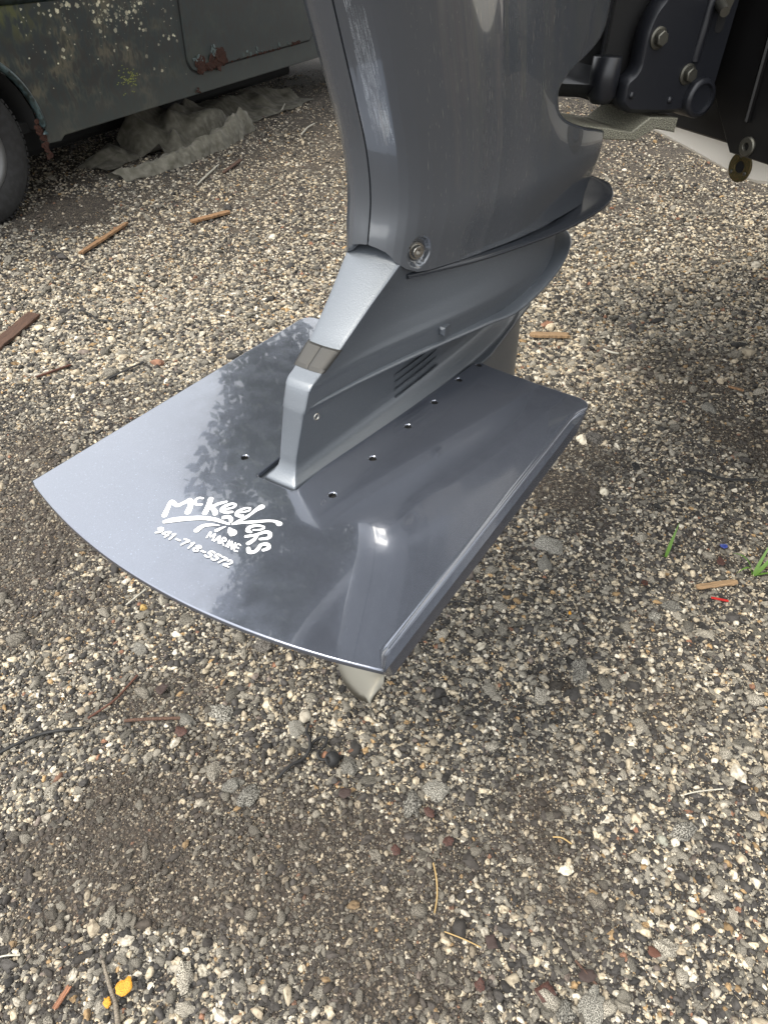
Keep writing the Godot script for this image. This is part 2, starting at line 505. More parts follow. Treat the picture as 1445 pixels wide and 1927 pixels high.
func gravel() -> void:
	var meshes := [stone_mesh(1, 0.5, 0.75, 0.9), stone_mesh(2, 0.7, 0.7, 0.9, 1, -1), stone_mesh(3, 0.45, 0.82, 1.0), stone_mesh(4, 0.8, 0.6, 1.0, 1, -1), stone_mesh(5, 0.5, 0.8, 1.0), stone_mesh(6, 0.75, 0.66, 1.0, 1, -1)]
	var small := [stone_mesh(11, 0.6, 0.8, 1.0, 0, -1), stone_mesh(12, 0.7, 0.7, 1.0, 0)]
	var xf := {}; var col := {}
	for kind in 3:
		for s in 8: xf[kind * 8 + s] = []; col[kind * 8 + s] = []
	# layers: smallest radius, largest radius, tries, near z, far z, shares of kinds, sinks
	var grid := PackedFloat32Array()
	for i in 440:
		for j in 380: grid.append(soilness(i / 40.0 - 5.5, -j / 40.0))
	var layers := [
		[0.0011, 0.0024, 200000, -0.14, -1.3, 0.30, 0.14, true],
		[0.0022, 0.0040, 150000, -0.14, -2.2, 0.28, 0.22, true],
		[0.0036, 0.0074, 70000, -0.14, -2.4, 0.27, 0.35, false],
		[0.0070, 0.0112, 8000, -0.14, -2.6, 0.24, 0.46, false],
		[0.0110, 0.0200, 560, -0.14, -2.8, 0.10, 0.76, false],
		[0.0046, 0.0090, 130000, -2.2, -9.0, 0.48, 0.26, false],
		[0.0085, 0.0150, 14000, -2.2, -9.0, 0.40, 0.42, false],
		[0.0150, 0.0270, 700, -2.2, -9.0, 0.2, 0.65, false]]
	for L in layers:
		for k in L[2]:
			var z: float
			var fine: bool = L[7]
			if L[4] < -5.0:
				var iz := lerpf(1.0 / 2.2, 1.0 / 9.0, rng.randf())
				z = -1.0 / iz
			else:
				z = lerpf(L[3], L[4], rng.randf())
			var hw := 0.62 + 0.50 * absf(z)
			var x := rng.randf_range(-hw, hw)
			var s: float = grid[clampi(int((x + 5.5) * 40.0), 0, 439) * 380 + clampi(int(-z * 40.0), 0, 379)]
			if not fine and rng.randf() < s * 0.93: continue
			if fine and rng.randf() < s * 0.25: continue
			var r := lerpf(L[0], L[1], pow(rng.randf(), 1.8))
			var kk := rng.randf()
			var kind := 0 if kk < L[5] * (1.0 - 0.5 * s) else (1 if kk < L[5] + L[6] else 2)
			var shape := rng.randi() % 6
			if r < 0.0032 and not L[4] < -5.0: shape = 6 + rng.randi() % 2
			var b := Basis.from_euler(Vector3(rng.randf_range(-0.5, 0.5), rng.randf() * TAU, rng.randf_range(-0.5, 0.5)))
			b = b.scaled_local(Vector3(r * rng.randf_range(0.8, 1.35), r * rng.randf_range(0.75, 1.05), r * rng.randf_range(0.8, 1.1)))
			xf[kind * 8 + shape].append(Transform3D(b, Vector3(x, gh(x, z) + r * rng.randf_range(-0.25, 0.45), z)))
			col[kind * 8 + shape].append(stone_color(kind, s))
	var root := base("gravel", Vector3.ZERO)
	tag(root, "loose gravel of cream, grey and black stones spread over the whole yard", "gravel", "", "stuff")
	for key in xf:
		if xf[key].size() == 0: continue
		var kind: int = key / 8
		var mm := MultiMesh.new()
		mm.transform_format = MultiMesh.TRANSFORM_3D
		mm.use_colors = true
		var sh: int = key % 8
		mm.mesh = meshes[sh] if sh < 6 else small[sh - 6]
		mm.instance_count = xf[key].size()
		for i in xf[key].size():
			mm.set_instance_transform(i, xf[key][i])
			mm.set_instance_color(i, col[key][i])
		var mi := MultiMeshInstance3D.new()
		mi.name = ["pale_stones", "speckled_stones", "dark_stones"][kind]
		mi.multimesh = mm
		mi.material_override = [mats.stone_plain, mats.stone_speckled, mats.stone_plain][kind]
		tag(mi, "", "", "", "stuff")
		root.add_child(mi, true)

# ------------------------------------------------------------------ van at the back left
func van_skin_image() -> ImageTexture:
	var w := 1100; var h := 440          # 4.4 m by 1.1 m, four pixels a centimetre... 2.5 px per cm
	var im := Image.create(w, h, false, Image.FORMAT_RGB8)
	var a := FastNoiseLite.new(); a.seed = 3; a.frequency = 0.012; a.fractal_octaves = 4
	var b := FastNoiseLite.new(); b.seed = 4; b.frequency = 0.05; b.fractal_octaves = 3
	for y in h:
		for x in w:
			var t := x / 250.0; var yy := 1.2 - y / 400.0
			var n := a.get_noise_2d(x, y); var f := b.get_noise_2d(x * 1.6, y * 0.5)
			var c := Color(0.055, 0.105, 0.11)
			var bl := exp(-pow((t - 1.28) / 0.30, 2.0) - pow((yy - 0.64) / 0.16, 2.0))
			var grime := clampf(0.30 + n * 1.5 + f * 1.1 + bl * 0.45, 0, 1) * (1.0 - smoothstep(1.55, 2.0, t) * 0.75)
			c = c.lerp(Color(0.30, 0.275, 0.22), grime * 0.9)
			c = c.lerp(Color(0.07, 0.075, 0.07), clampf(f * 2.0 + 0.15 - n * 0.8, 0, 0.85))
			var algae := clampf((1.0 - smoothstep(0.55, 1.0, t)) * smoothstep(0.72, 0.95, yy) + 0.4 * (n - 0.2), 0, 1)
			c = c.lerp(Color(0.30, 0.32, 0.12), algae * clampf(0.5 + f * 1.4, 0, 1) * 0.8)
			var low := (1.0 - smoothstep(0.36, 0.62, yy)) * 0.6
			c = c.lerp(Color(0.19, 0.205, 0.195), low * 1.1)
			im.set_pixel(x, y, c)
	var r := RandomNumberGenerator.new(); r.seed = 12
	for k in 360:
		var t := 0.62 + r.randf() * 1.35; var yy := 0.45 + pow(r.randf(), 0.5) * 0.55
		if r.randf() < 0.62:
			var cc: Array = [[0.95, 0.93], [1.25, 0.87], [1.42, 0.84], [1.55, 0.80], [1.58, 0.90], [1.1, 0.96], [1.75, 0.95]][r.randi() % 7]
			t = cc[0] + r.randfn(0, 0.055); yy = cc[1] + r.randfn(0, 0.035)
		var rad := 0.8 + pow(r.randf(), 4) * 3.6
		var cx := int(t * 250); var cy := int((1.2 - yy) * 400)
		var br := r.randf_range(0.38, 0.80)
		for dy in range(-5, 6):
			for dx in range(-5, 6):
				if Vector2(dx, dy * 0.8).length() < rad * r.randf_range(0.7, 1.1) and cx + dx >= 0 and cx + dx < w and cy + dy >= 0 and cy + dy < h:
					im.set_pixel(cx + dx, cy + dy, Color(br, br * 0.97, br * 0.84))
	for k in 60:     # green tufts of moss
		var cx := int((1.38 + r.randfn(0, 0.05)) * 250); var cy := int((1.2 - 0.53 + r.randfn(0, 0.03)) * 400)
		im.fill_rect(Rect2i(cx, cy, 3, 2), Color(0.42, 0.44, 0.12))
	return ImageTexture.create_from_image(im)

func van() -> void:
	# own axes: x along the side towards its front, y up, z out of the side that faces the camera
	var v := base("van", Vector3(-2.1648, 0, -3.7716), atan2(0.91521, 0.40297))
	tag(v, "old dark teal van with lichen, grime and rusted door bottom, parked at the back left", "van")
	var sk := mat("van_skin", Color(1, 1, 1), 0.55)
	sk.albedo_texture = van_skin_image()
	sk.clearcoat_enabled = true; sk.clearcoat = 0.25; sk.clearcoat_roughness = 0.3
	var sh := Vector2(0.25 / 1.1, 1.0 / 1.1)
	sk.uv1_scale = Vector3(1.0 / 4.4, -1.0 / 1.1, 1); sk.uv1_offset = Vector3(0, 1.2 / 1.1, 0)
	# side panel with its wheel arch, in side coordinates
	var poly := PackedVector2Array()
	poly.append(Vector2(-1.2, 0.36)); poly.append(Vector2(-0.27, 0.36))
	for k in 25:
		var a := PI - PI * k / 24.0 * 1.03
		poly.append(Vector2(0.165 + 0.43 * cos(a), 0.40 + 0.405 * sin(a) * (1.0 if k < 20 else 0.98)))
	poly.append_array([Vector2(0.572, 0.352), Vector2(0.580, 0.322), Vector2(0.70, 0.316), Vector2(0.735, 0.338), Vector2(1.6, 0.341), Vector2(4.7, 0.345), Vector2(4.75, 0.45)])
	for k in 13:
		var a := PI - PI * k / 12.0
		poly.append(Vector2(5.2 + 0.43 * cos(a), 0.40 + 0.405 * sin(a)))
	poly.append_array([Vector2(5.65, 0.36), Vector2(6.2, 0.36), Vector2(6.3, 0.6), Vector2(6.25, 0.962), Vector2(-1.2, 0.962)])
	var st := begin()
	slab(st, poly, -0.035, 0.0, 0.004, Transform3D.IDENTITY, Vector2(1, 1))
	obj("side_panel", st, sk, v)
	# upper side above the crease leans in
	st = begin()
	var rows := []
	for p in [[0.962, -0.004], [0.972, 0.012], [0.99, 0.014], [1.05, 0.006], [1.2, -0.03]]:
		var row := []
		for x in [-1.2, 0.5, 2.0, 3.6, 5.0, 6.25]: row.append(Vector3(x, p[0], p[1]))
		rows.append(row)
	skin(st, rows)
	obj("upper_side_panel", st, mats.van_teal, v)
	# cabin, roof and far side as a closed shell
	st = begin()
	slab(st, PackedVector2Array([Vector2(-1.2, 1.2), Vector2(5.5, 1.2), Vector2(4.7, 1.85), Vector2(4.4, 1.92), Vector2(-1.1, 1.92), Vector2(-1.22, 1.8)]), -1.72, -0.05, 0.03)
	obj("cabin", st, mats.van_teal, v)
	st = begin()
	box(st, Vector3(2.5, 0.64, -1.76), Vector3(7.4, 0.6, 0.04))
	box(st, Vector3(-1.2, 0.78, -0.9), Vector3(0.05, 0.84, 1.7))
	box(st, Vector3(6.2, 0.75, -0.9), Vector3(0.05, 0.76, 1.7))
	box(st, Vector3(2.5, 1.14, -0.9), Vector3(7.4, 0.06, 1.66))
	obj("far_body", st, mats.van_teal, v)
	for x in [0.2, 1.5, 2.9]:
		st = begin()
		slab(st, rounded([Vector2(x, 1.28), Vector2(x + 1.05, 1.28), Vector2(x + 1.05, 1.74), Vector2(x, 1.74)], 0.08), -0.06, -0.044, 0.003)
		obj("side_window", st, mats.window_glass, v)
	# underbody and wheel housings, plus two boxes added to block light
	st = begin()
	box(st, Vector3(2.5, 0.40, -0.9), Vector3(7.3, 0.05, 1.6))
	box(st, Vector3(2.2, 0.34, -0.5), Vector3(6.0, 0.10, 0.08))
	box(st, Vector3(0.80, 0.60, -0.2), Vector3(0.06, 0.5, 0.34))
	box(st, Vector3(-0.42, 0.60, -0.2), Vector3(0.06, 0.5, 0.34))
	box(st, Vector3(0.17, 0.86, -0.2), Vector3(1.2, 0.05, 0.34))
	box(st, Vector3(0.17, 0.60, -0.42), Vector3(1.2, 0.5, 0.04))
	box(st, Vector3(2.55, 0.245, -1.1), Vector3(3.9, 0.30, 0.9), 0.03)  # added block, keeps light off the ground under the van
	box(st, Vector3(2.2, 0.30, -1.74), Vector3(6.4, 0.36, 0.03))  # added skirt, stops light coming in from the far side
	obj("underbody_and_light_blocks", st, mats.van_dark, v)
	# rolled lip round the wheel arch
	st = begin()
	var path := []
	for k in 31:
		var a := PI - PI * k / 30.0 * 1.02
		path.append(Vector3(0.165 + 0.43 * cos(a), 0.40 + 0.405 * sin(a), 0.004))
	tube(st, path, [0.020], 8)
	obj("arch_lip", st, mats.van_lip, v)
	st = begin()
	path = []
	for k in 13:
		var a := PI - PI * k / 12.0
		path.append(Vector3(0.17 + 0.415 * cos(a), 0.39 + 0.40 * sin(a), -0.02))
	rows = []
	for d in [0.0, -0.33]:
		var row := []
		for p in path: row.append(p + Vector3(0, 0, d))
		rows.append(row)
	skin(st, rows)
	obj("wheel_housing", st, mats.van_dark, v)
	# rust: ragged crumbs on the arch end and the door bottom
	for q in [[0.575, 0.37, 0.026, 30, 0.08, 0.018], [2.12, 0.508, 0.042, 40, 0.03, 0.05], [2.37, 0.525, 0.05, 44, 0.032, 0.065], [2.24, 0.492, 0.03, 30, 0.012, 0.08], [2.25, 0.487, 0.016, 30, 0.006, 0.14], [2.9, 0.487, 0.009, 40, 0.005, 0.35], [3.5, 0.497, 0.012, 26, 0.010, 0.09], [2.055, 0.365, 0.012, 9, 0.014, 0.03]]:
		st = begin()
		for k in q[3]:
			var c := Vector3(q[0] + rng.randfn(0, 1) * q[5] * 0.6, q[1] + rng.randfn(0, 1) * q[4] * 0.6, 0.012 if q[0] > 1.5 else 0.0)
			if q[0] > 1.5: c.y = max(c.y, 0.484 if q[0] > 2.08 else 0.35)
			var r: float = q[2] * rng.randf_range(0.25, 0.8)
			var pl := PackedVector2Array()
			for i in 8: pl.append(Vector2.from_angle(TAU * i / 8) * r * rng.randf_range(0.55, 1.2))
			slab(st, pl, -0.004, rng.randf_range(0.002, 0.006), 0.001, Transform3D(Basis.from_euler(Vector3(rng.randf_range(-0.25, 0.25), rng.randf_range(-0.25, 0.25), 0)), c))
		obj("rust_patch", st, mats.rust, v)
	# curled pale paint along the top of the rust
	st = begin()
	for k in 46:
		var c := Vector3(2.05 + rng.randf() * 0.10, 0.545 + rng.randfn(0, 0.012), 0.014)
		if k % 3 == 1: c = Vector3(2.27 + rng.randf() * 0.06, 0.57 + rng.randfn(0, 0.014), 0.014)
		if k % 3 == 2: c = Vector3(2.5 + pow(rng.randf(), 0.7) * 0.9, 0.515 + rng.randfn(0, 0.010), 0.012)
		var r := rng.randf_range(0.004, 0.016)
		var pl := PackedVector2Array()
		for i in 7: pl.append(Vector2.from_angle(TAU * i / 7) * r * rng.randf_range(0.5, 1.2))
		slab(st, pl, -0.002, 0.002, 0.0006, Transform3D(Basis.from_euler(Vector3(rng.randf_range(-0.7, 0.4), rng.randf_range(-0.5, 0.5), 0)), c))
	obj("peeling_paint", st, mats.van_flake, v)
	# door, a little proud of the side with a dark gap round it
	var dp := PackedVector2Array()
	for k in 7:
		var a := PI + PI / 2 * k / 6.0
		dp.append(Vector2(2.075 + 0.09 * cos(a), 0.572 + 0.09 * sin(a)))
	dp.append_array([Vector2(3.74, 0.492), Vector2(3.80, 0.53), Vector2(3.80, 0.958), Vector2(2.0, 0.958)])
	st = begin()
	var gap := PackedVector2Array()
	for p in inset(dp, -0.011): gap.append(Vector2(p.x, min(p.y, 0.958)))
	slab(st, gap, -0.01, 0.0022, 0.0005)
	obj("door_gap", st, mats.van_dark, v)
	st = begin()
	slab(st, dp, -0.005, 0.010, 0.004, Transform3D.IDENTITY, Vector2(1, 1))
	var door := obj("door", st, sk, v)
	door.set_meta("label", "dark teal door with flaking rust along its bottom edge")
	# wheels
	for q in [[0.12, -0.13], [5.2, -0.13], [0.12, -1.62], [5.2, -1.62]]:
		st = begin()
		var prof := [Vector2(0.20, 0.085), Vector2(0.225, 0.105), Vector2(0.29, 0.112), Vector2(0.335, 0.104), Vector2(0.352, 0.085), Vector2(0.362, 0.055), Vector2(0.365, 0.0), Vector2(0.362, -0.055), Vector2(0.352, -0.085), Vector2(0.335, -0.104), Vector2(0.2, -0.09)]
		lathe(st, prof, Vector3(q[0], 0.362, q[1]), Vector3.BACK, 56)
		var wheel := Node3D.new()
		wheel.name = "wheel"
		v.add_child(wheel, true)
		obj("tyre", st, mats.tyre_rubber, wheel)
		st = begin()
		for k in 72:
			var a := TAU * k / 72
			for e in [-0.062, 0.0, 0.062]:
				var ra := 0.365 if e == 0.0 else 0.359
				box(st, Vector3(q[0] + ra * cos(a + e), 0.362 + ra * sin(a + e), q[1] + e), Vector3(0.012, 0.020, 0.05), 0.001, Basis(Vector3.BACK, a + e))
		obj("tread_block", st, mats.tyre_rubber, wheel).set_meta("kind", "stuff")
		st = begin()
		lathe(st, [Vector2(0.0, 0.03), Vector2(0.05, 0.035), Vector2(0.07, 0.02), Vector2(0.15, 0.03), Vector2(0.19, 0.07), Vector2(0.205, 0.095), Vector2(0.21, 0.08), Vector2(0.19, -0.09)], Vector3(q[0], 0.362, q[1]), Vector3.BACK, 40)
		obj("rim", st, mats.rim_steel, wheel)
	tarp()

func tarp() -> void:
	var t := base("tarpaulin", Vector3(-2.1648, 0, -3.7716), atan2(0.91521, 0.40297))
	tag(t, "crumpled grey brown tarpaulin stuffed under the sill of the van", "tarpaulin")
	var n := FastNoiseLite.new(); n.seed = 21; n.frequency = 2.6; n.fractal_octaves = 2
	var n2 := FastNoiseLite.new(); n2.seed = 22; n2.frequency = 6.0; n2.fractal_type = FastNoiseLite.FRACTAL_RIDGED; n2.fractal_octaves = 2
	# crumpled sheets: a coarse net of random heights keeps broad facets with sharp folds between them
	var r := RandomNumberGenerator.new(); r.seed = 5
	for part in [[1.62, 2.58, -0.46, -0.05, 7, 4, 0.20, 0.25], [2.55, 3.9, -0.55, -0.06, 8, 4, 0.13, 0.12], [1.2, 1.75, -0.46, -0.2, 5, 4, 0.09, 0.08]]:
		var nx: int = part[4]; var nz: int = part[5]
		var net := []
		for j in nz + 1:
			var row := []
			for i in nx + 1:
				var e := sin(PI * i / float(nx))
				var f := j / float(nz)
				var y: float = part[7] * (0.35 + 0.65 * e) * (1.0 - f * f * 0.95) + r.randf_range(-0.5, 0.5) * part[6] * (1.0 if j < nz else 0.1)
				row.append(Vector3(lerpf(part[0], part[1], i / float(nx)) + r.randf_range(-0.05, 0.05), max(y, 0.012), lerpf(part[2], part[3], f) + r.randf_range(-0.05, 0.05)))
			net.append(row)
		var rows := []
		for j in nz * 5 + 1:
			var row := []
			var jf := j / 5.0
			var j0 := mini(int(jf), nz - 1); var fj := jf - j0
			for i in nx * 5 + 1:
				var ii := i / 5.0
				var i0 := mini(int(ii), nx - 1); var fi := ii - i0
				var a: Vector3 = net[j0][i0]; var b: Vector3 = net[j0][i0 + 1]; var c: Vector3 = net[j0 + 1][i0 + 1]; var d: Vector3 = net[j0 + 1][i0]
				# two triangles of the net, so that folds run along its diagonals too
				var p: Vector3
				if (i0 + j0) % 2 == 0: p = a + (b - a) * fi + (c - b) * fj if fi > fj else a + (d - a) * fj + (c - d) * fi
				else: p = a + (b - a) * fi + (d - a) * fj if fi + fj < 1.0 else c + (d - c) * (1.0 - fi) + (b - c) * (1.0 - fj)
				p.y += n.get_noise_2d(p.x * 3.0, p.z * 3.0) * 0.012
				row.append(p)
			rows.append(row)
		# round the folds a little
		for it in 1:
			var sm := rows.duplicate(true)
			for j in range(1, rows.size() - 1):
				for i in range(1, rows[j].size() - 1):
					sm[j][i] = rows[j][i] * 0.5 + (rows[j - 1][i] + rows[j + 1][i] + rows[j][i - 1] + rows[j][i + 1]) * 0.125
			rows = sm
		var st := begin()
		skin(st, rows)
		obj("tarp_sheet", st, mats.tarp_cloth, t)
	# long hem folded over along the ground
	var rows := []
	for i in 61:
		var a := i / 60.0
		var c := Vector3(lerpf(1.08, 2.68, a), 0.0, 0.015 + 0.13 * sin(PI * pow(a, 0.85)) + 0.02 * n.get_noise_2d(a * 3.0, 7.0))
		var hgt := 0.05 + 0.115 * pow(a, 1.3) * (1.0 - smoothstep(0.93, 1.0, a)) + 0.02 * n.get_noise_2d(a * 4.0, 1.0)
		var wid := 0.06 + 0.03 * n.get_noise_2d(a * 3.0, 4.0)
		var row := []
		for k in 12:
			var an := PI * 1.12 * k / 11.0 - 0.12
			var bulge := 1.0 + 0.25 * n2.get_noise_2d(a * 1.4 + k * 0.05, k * 0.12)
			row.append(c + Vector3(0, max(sin(an) * hgt * bulge, 0.003), cos(an) * wid * bulge - 0.03))
		rows.append(row)
	var st2 := begin()
	skin(st2, rows)
	obj("tarp_hem", st2, mats.tarp_cloth, t)

# ------------------------------------------------------------------ boat end: hull, jack plate, bracket
func boat() -> void:
	var at := Vector3(0.30353, 0.7, -1.44616)
	var turn := -67.0 * D2R
	# x = starboard, y up from the plate, z = aft
	var h := base("boat_hull", at, turn)
	tag(h, "white fibreglass boat hull behind the black mounting plates, only its lower stern showing", "boat")
	var st := begin()
	var prof := PackedVector2Array([Vector2(-0.95, 0.42), Vector2(-0.113, 0.245), Vector2(0.024, 0.229), Vector2(0.12, 0.217), Vector2(0.165, 0.213), Vector2(0.205, 0.214), Vector2(0.24, 0.222), Vector2(0.36, 0.25), Vector2(1.0, 0.40), Vector2(1.06, 0.95), Vector2(-1.0, 0.95)])
	slab(st, prof, -4.4, -0.36, 0.006)
	obj("hull_shell", st, mats.gelcoat, h)
	st = begin()
	var dc := Vector3(0.158, 0.233, -0.36)
	lathe(st, [Vector2(0.027, -0.001), Vector2(0.027, 0.003), Vector2(0.0255, 0.0045), Vector2(0.013, 0.0048), Vector2(0.0105, 0.003), Vector2(0.0105, 0.001)], dc, Vector3.BACK, 36, 1, [1, 2, 3, 4])
	var drain := obj("drain_fitting", st, mats.bronze, h)
	st = begin()
	lathe(st, [Vector2(0.0107, 0.0018), Vector2(0.0, 0.0018)], dc, Vector3.BACK, 24)
	obj("drain_hole", st, mats.inside_black, drain)
	for k in 3:
		st = begin()
		var a := PI / 2 + TAU * k / 3 + 0.1
		lathe(st, [Vector2(0.0038, 0.003), Vector2(0.0038, 0.0056), Vector2(0.0018, 0.0062), Vector2(0.0, 0.0056)], dc + Vector3(cos(a), sin(a), 0) * 0.0195, Vector3.BACK, 12)
		obj("screw", st, mats.dull_bolt, drain)
	# black plates bolted to the transom
	var j := base("mounting_plate", at, turn)
	tag(j, "black metal mounting plate assembly with socket bolt between hull and outboard bracket", "mounting plate")
	st = begin()
	slab(st, PackedVector2Array([Vector2(0.093, 0.62), Vector2(0.093, 0.362), Vector2(0.178, 0.269), Vector2(0.52, 0.269), Vector2(0.52, 0.62)]), -0.315, -0.295, 0.002)
	obj("face_plate", st, mats.black_plate, j)
	st = begin()
	slab(st, PackedVector2Array([Vector2(-0.30, 0.275), Vector2(0.24, 0.275), Vector2(0.24, 0.345), Vector2(-0.30, 0.345)]), -0.345, -0.320, 0.003)
	obj("cross_bar", st, mats.black_plate, j)
	st = begin()
	slab(st, PackedVector2Array([Vector2(-0.30, 0.40), Vector2(0.09, 0.40), Vector2(0.09, 0.62), Vector2(-0.30, 0.62)]), -0.325, -0.295, 0.003)
	obj("upper_plate", st, mats.black_plate, j)
	st = begin()
	slab(st, rounded([Vector2(0.198, 0.325), Vector2(0.205, 0.322), Vector2(0.192, 0.62), Vector2(0.18, 0.62)], 0.004), -0.296, -0.284, 0.003)
	obj("raised_rib", st, mats.black_plate, j)
	st = begin()
	lathe(st, [Vector2(0.0165, -0.001), Vector2(0.0165, 0.003), Vector2(0.0145, 0.005), Vector2(0.0075, 0.0052), Vector2(0.0065, 0.0045), Vector2(0.0062, -0.003), Vector2(0.0, -0.003)], Vector3(0.216, 0.287, -0.295), Vector3.BACK, 6 * 6, 1, [1, 2, 3, 4])
	obj("socket_bolt", st, mats.dull_bolt, j)
	# clamp bracket with its two hex bolts
	var b := base("transom_bracket", at, turn)
	tag(b, "dark navy cast bracket with hex bolts that clamps the outboard to the boat", "bracket")
	# side coordinates: forward distance, height on the plane x = 0.12
	var fp := Transform3D(Basis(Vector3(0, 0, -1), Vector3.UP, Vector3.RIGHT), Vector3.ZERO)   # polygon x = forward
	st = begin()
	slab(st, rounded([Vector2(0.125, 0.64), Vector2(0.121, 0.505), Vector2(0.102, 0.485), Vector2(0.092, 0.455), Vector2(0.093, 0.408), Vector2(0.087, 0.398), Vector2(0.071, 0.388), Vector2(0.071, 0.352), Vector2(0.09, 0.338), Vector2(0.17, 0.331), Vector2(0.215, 0.331), Vector2(0.262, 0.340), Vector2(0.279, 0.366), Vector2(0.283, 0.498), Vector2(0.285, 0.64)], 0.012), 0.085, 0.12, 0.007, fp, Vector2.ZERO, true)
	obj("side_casting", st, mats.bracket_paint, b)
	st = begin()
	slab(st, rounded([Vector2(0.05, 0.64), Vector2(0.045, 0.40), Vector2(0.06, 0.345), Vector2(0.24, 0.338), Vector2(0.29, 0.36), Vector2(0.295, 0.64)], 0.014), -0.09, 0.075, 0.008, fp, Vector2.ZERO, true)
	obj("inner_casting", st, mats.inside_black, b)
	st = begin()
	tube(st, smooth_path([Vector3(0.117, 0.41, -0.213), Vector3(0.119, 0.46, -0.214), Vector3(0.119, 0.60, -0.222)], 5), [0.009], 12)
	obj("stiffening_rib", st, mats.bracket_paint, b)
	st = begin()
	lathe(st, [Vector2(0.032, -0.03), Vector2(0.032, 0.012), Vector2(0.030, 0.017), Vector2(0.024, 0.018), Vector2(0.022, 0.012), Vector2(0.0, 0.011)], Vector3(0.117, 0.353, -0.238), Vector3.RIGHT, 36, 1, [3, 4])
	obj("tilt_tube_boss", st, mats.bracket_paint, b)
	for q in [[0.088, 0.366], [0.176, 0.353]]:
		st = begin()
		lathe(st, [Vector2(0.006, -0.002), Vector2(0.0055, 0.003), Vector2(0.003, 0.005), Vector2(0.0, 0.0055)], Vector3(0.119, q[1], -q[0]), Vector3.RIGHT, 16)
		obj("cast_nub", st, mats.bracket_paint, b)
	for q in [[0.119, 0.4475], [0.202, 0.391]]:
		st = begin()
		var c := Vector3(0.120, q[1], -q[0])
		lathe(st, [Vector2(0.0165, -0.001), Vector2(0.0165, 0.0025), Vector2(0.0135, 0.004), Vector2(0.0, 0.004)], c, Vector3.RIGHT, 28, 1, [1, 2])
		var washer := obj("hex_bolt", st, mats.dull_bolt, b)
		st = begin()
		lathe(st, [Vector2(0.0118, 0.004), Vector2(0.0118, 0.0125), Vector2(0.0100, 0.0142), Vector2(0.0, 0.0142)], c, Vector3.RIGHT, 6, 1, [1, 2])
		obj("hex_head", st, mats.dull_bolt, washer)
	# slot and stud near the top
	st = begin()
	slab(st, rounded([Vector2(0.238, 0.449), Vector2(0.256, 0.449), Vector2(0.256, 0.62), Vector2(0.238, 0.62)], 0.009), 0.118, 0.1212, 0.0004, fp)
	obj("adjusting_slot", st, mats.inside_black, b)
	st = begin()
	tube(st, [Vector3(0.11, 0.497, -0.235), Vector3(0.15, 0.487, -0.215), Vector3(0.163, 0.483, -0.208)], [0.0085, 0.0085, 0.0075], 14)
	lathe(st, [Vector2(0.0, -0.012), Vector2(0.016, -0.012), Vector2(0.016, 0.008), Vector2(0.0, 0.008)], Vector3(0.127, 0.4945, -0.235), Vector3(0.83, -0.2, 0.42).normalized(), 6, 60, [1, 2])
	obj("threaded_stud", st, mats.dull_bolt, b)
	# rounded swivel mount that enters the cowl
	st = begin()
	slab(st, rounded([Vector2(-0.10, 0.372), Vector2(0.03, 0.360), Vector2(0.045, 0.372), Vector2(0.05, 0.62), Vector2(-0.10, 0.62)], 0.012), -0.05, 0.10, 0.022, fp, Vector2.ZERO, true)
	obj("swivel_mount", st, mats.bracket_paint, b)
	st = begin()
	lathe(st, [Vector2(0.0, 0.0), Vector2(0.016, 0.001), Vector2(0.024, 0.012), Vector2(0.025, 0.04), Vector2(0.024, 0.07), Vector2(0.0, 0.07)], Vector3(0.092, 0.352, -0.045), Vector3.UP, 28)
	obj("mount_boss", st, mats.bracket_paint, b)
	# bent zinc bar under the bracket
	var z := base("zinc_anode", at, turn)
	tag(z, "rough grey cast zinc bar bent upward, bolted under the dark bracket", "anode")
	st = begin()
	slab(st, PackedVector2Array([Vector2(-0.06, 0.318), Vector2(0.05, 0.300), Vector2(0.119, 0.292), Vector2(0.160, 0.308), Vector2(0.208, 0.298), Vector2(0.208, 0.322), Vector2(0.142, 0.328), Vector2(0.106, 0.307), Vector2(0.05, 0.318), Vector2(-0.06, 0.336)]), -0.02, 0.12, 0.002, fp)
	obj("zinc_bar", st, mats.cast_zinc, z)

# ------------------------------------------------------------------ outboard motor; own axes: x = starboard, y up from the plate, z = aft
func V(s: float, u: float, y: float) -> Vector3:
	return Vector3(u, y, -s)

func motor() -> void:
	var m := base("outboard_motor", Vector3(-0.24990, 0.7, -0.58936), -32.8591 * D2R)
	tag(m, "slate grey outboard motor with a wide flat plate above its propeller", "outboard motor")
	leg(m)
	cowl(m)
	plate_part(m)
	propeller(m)

const SEAM := [[0.20, 0.4090], [0.26, 0.4190], [0.32, 0.4278], [0.38, 0.4195], [0.44, 0.3980], [0.50, 0.3742], [0.56, 0.3510], [0.62, 0.3290]]
const FRONT := [[0.20, 0.965], [0.265, 0.972], [0.30, 0.973], [0.316, 0.972], [0.3215, 0.968], [0.326, 0.945], [0.341, 0.877], [0.361, 0.806], [0.378, 0.765], [0.394, 0.747], [0.418, 0.741], [0.4366, 0.766], [0.454, 0.816], [0.466, 0.842], [0.48, 0.852], [0.51, 0.850], [0.56, 0.845], [0.62, 0.84]]
const HALF := [[0.0, 0.0], [0.0012, 0.014], [0.0035, 0.028], [0.008, 0.039], [0.016, 0.049], [0.03, 0.058], [0.05, 0.0655], [0.08, 0.075], [0.13, 0.089], [0.18, 0.101], [0.28, 0.121], [0.38, 0.131], [0.48, 0.136], [0.6, 0.136]]

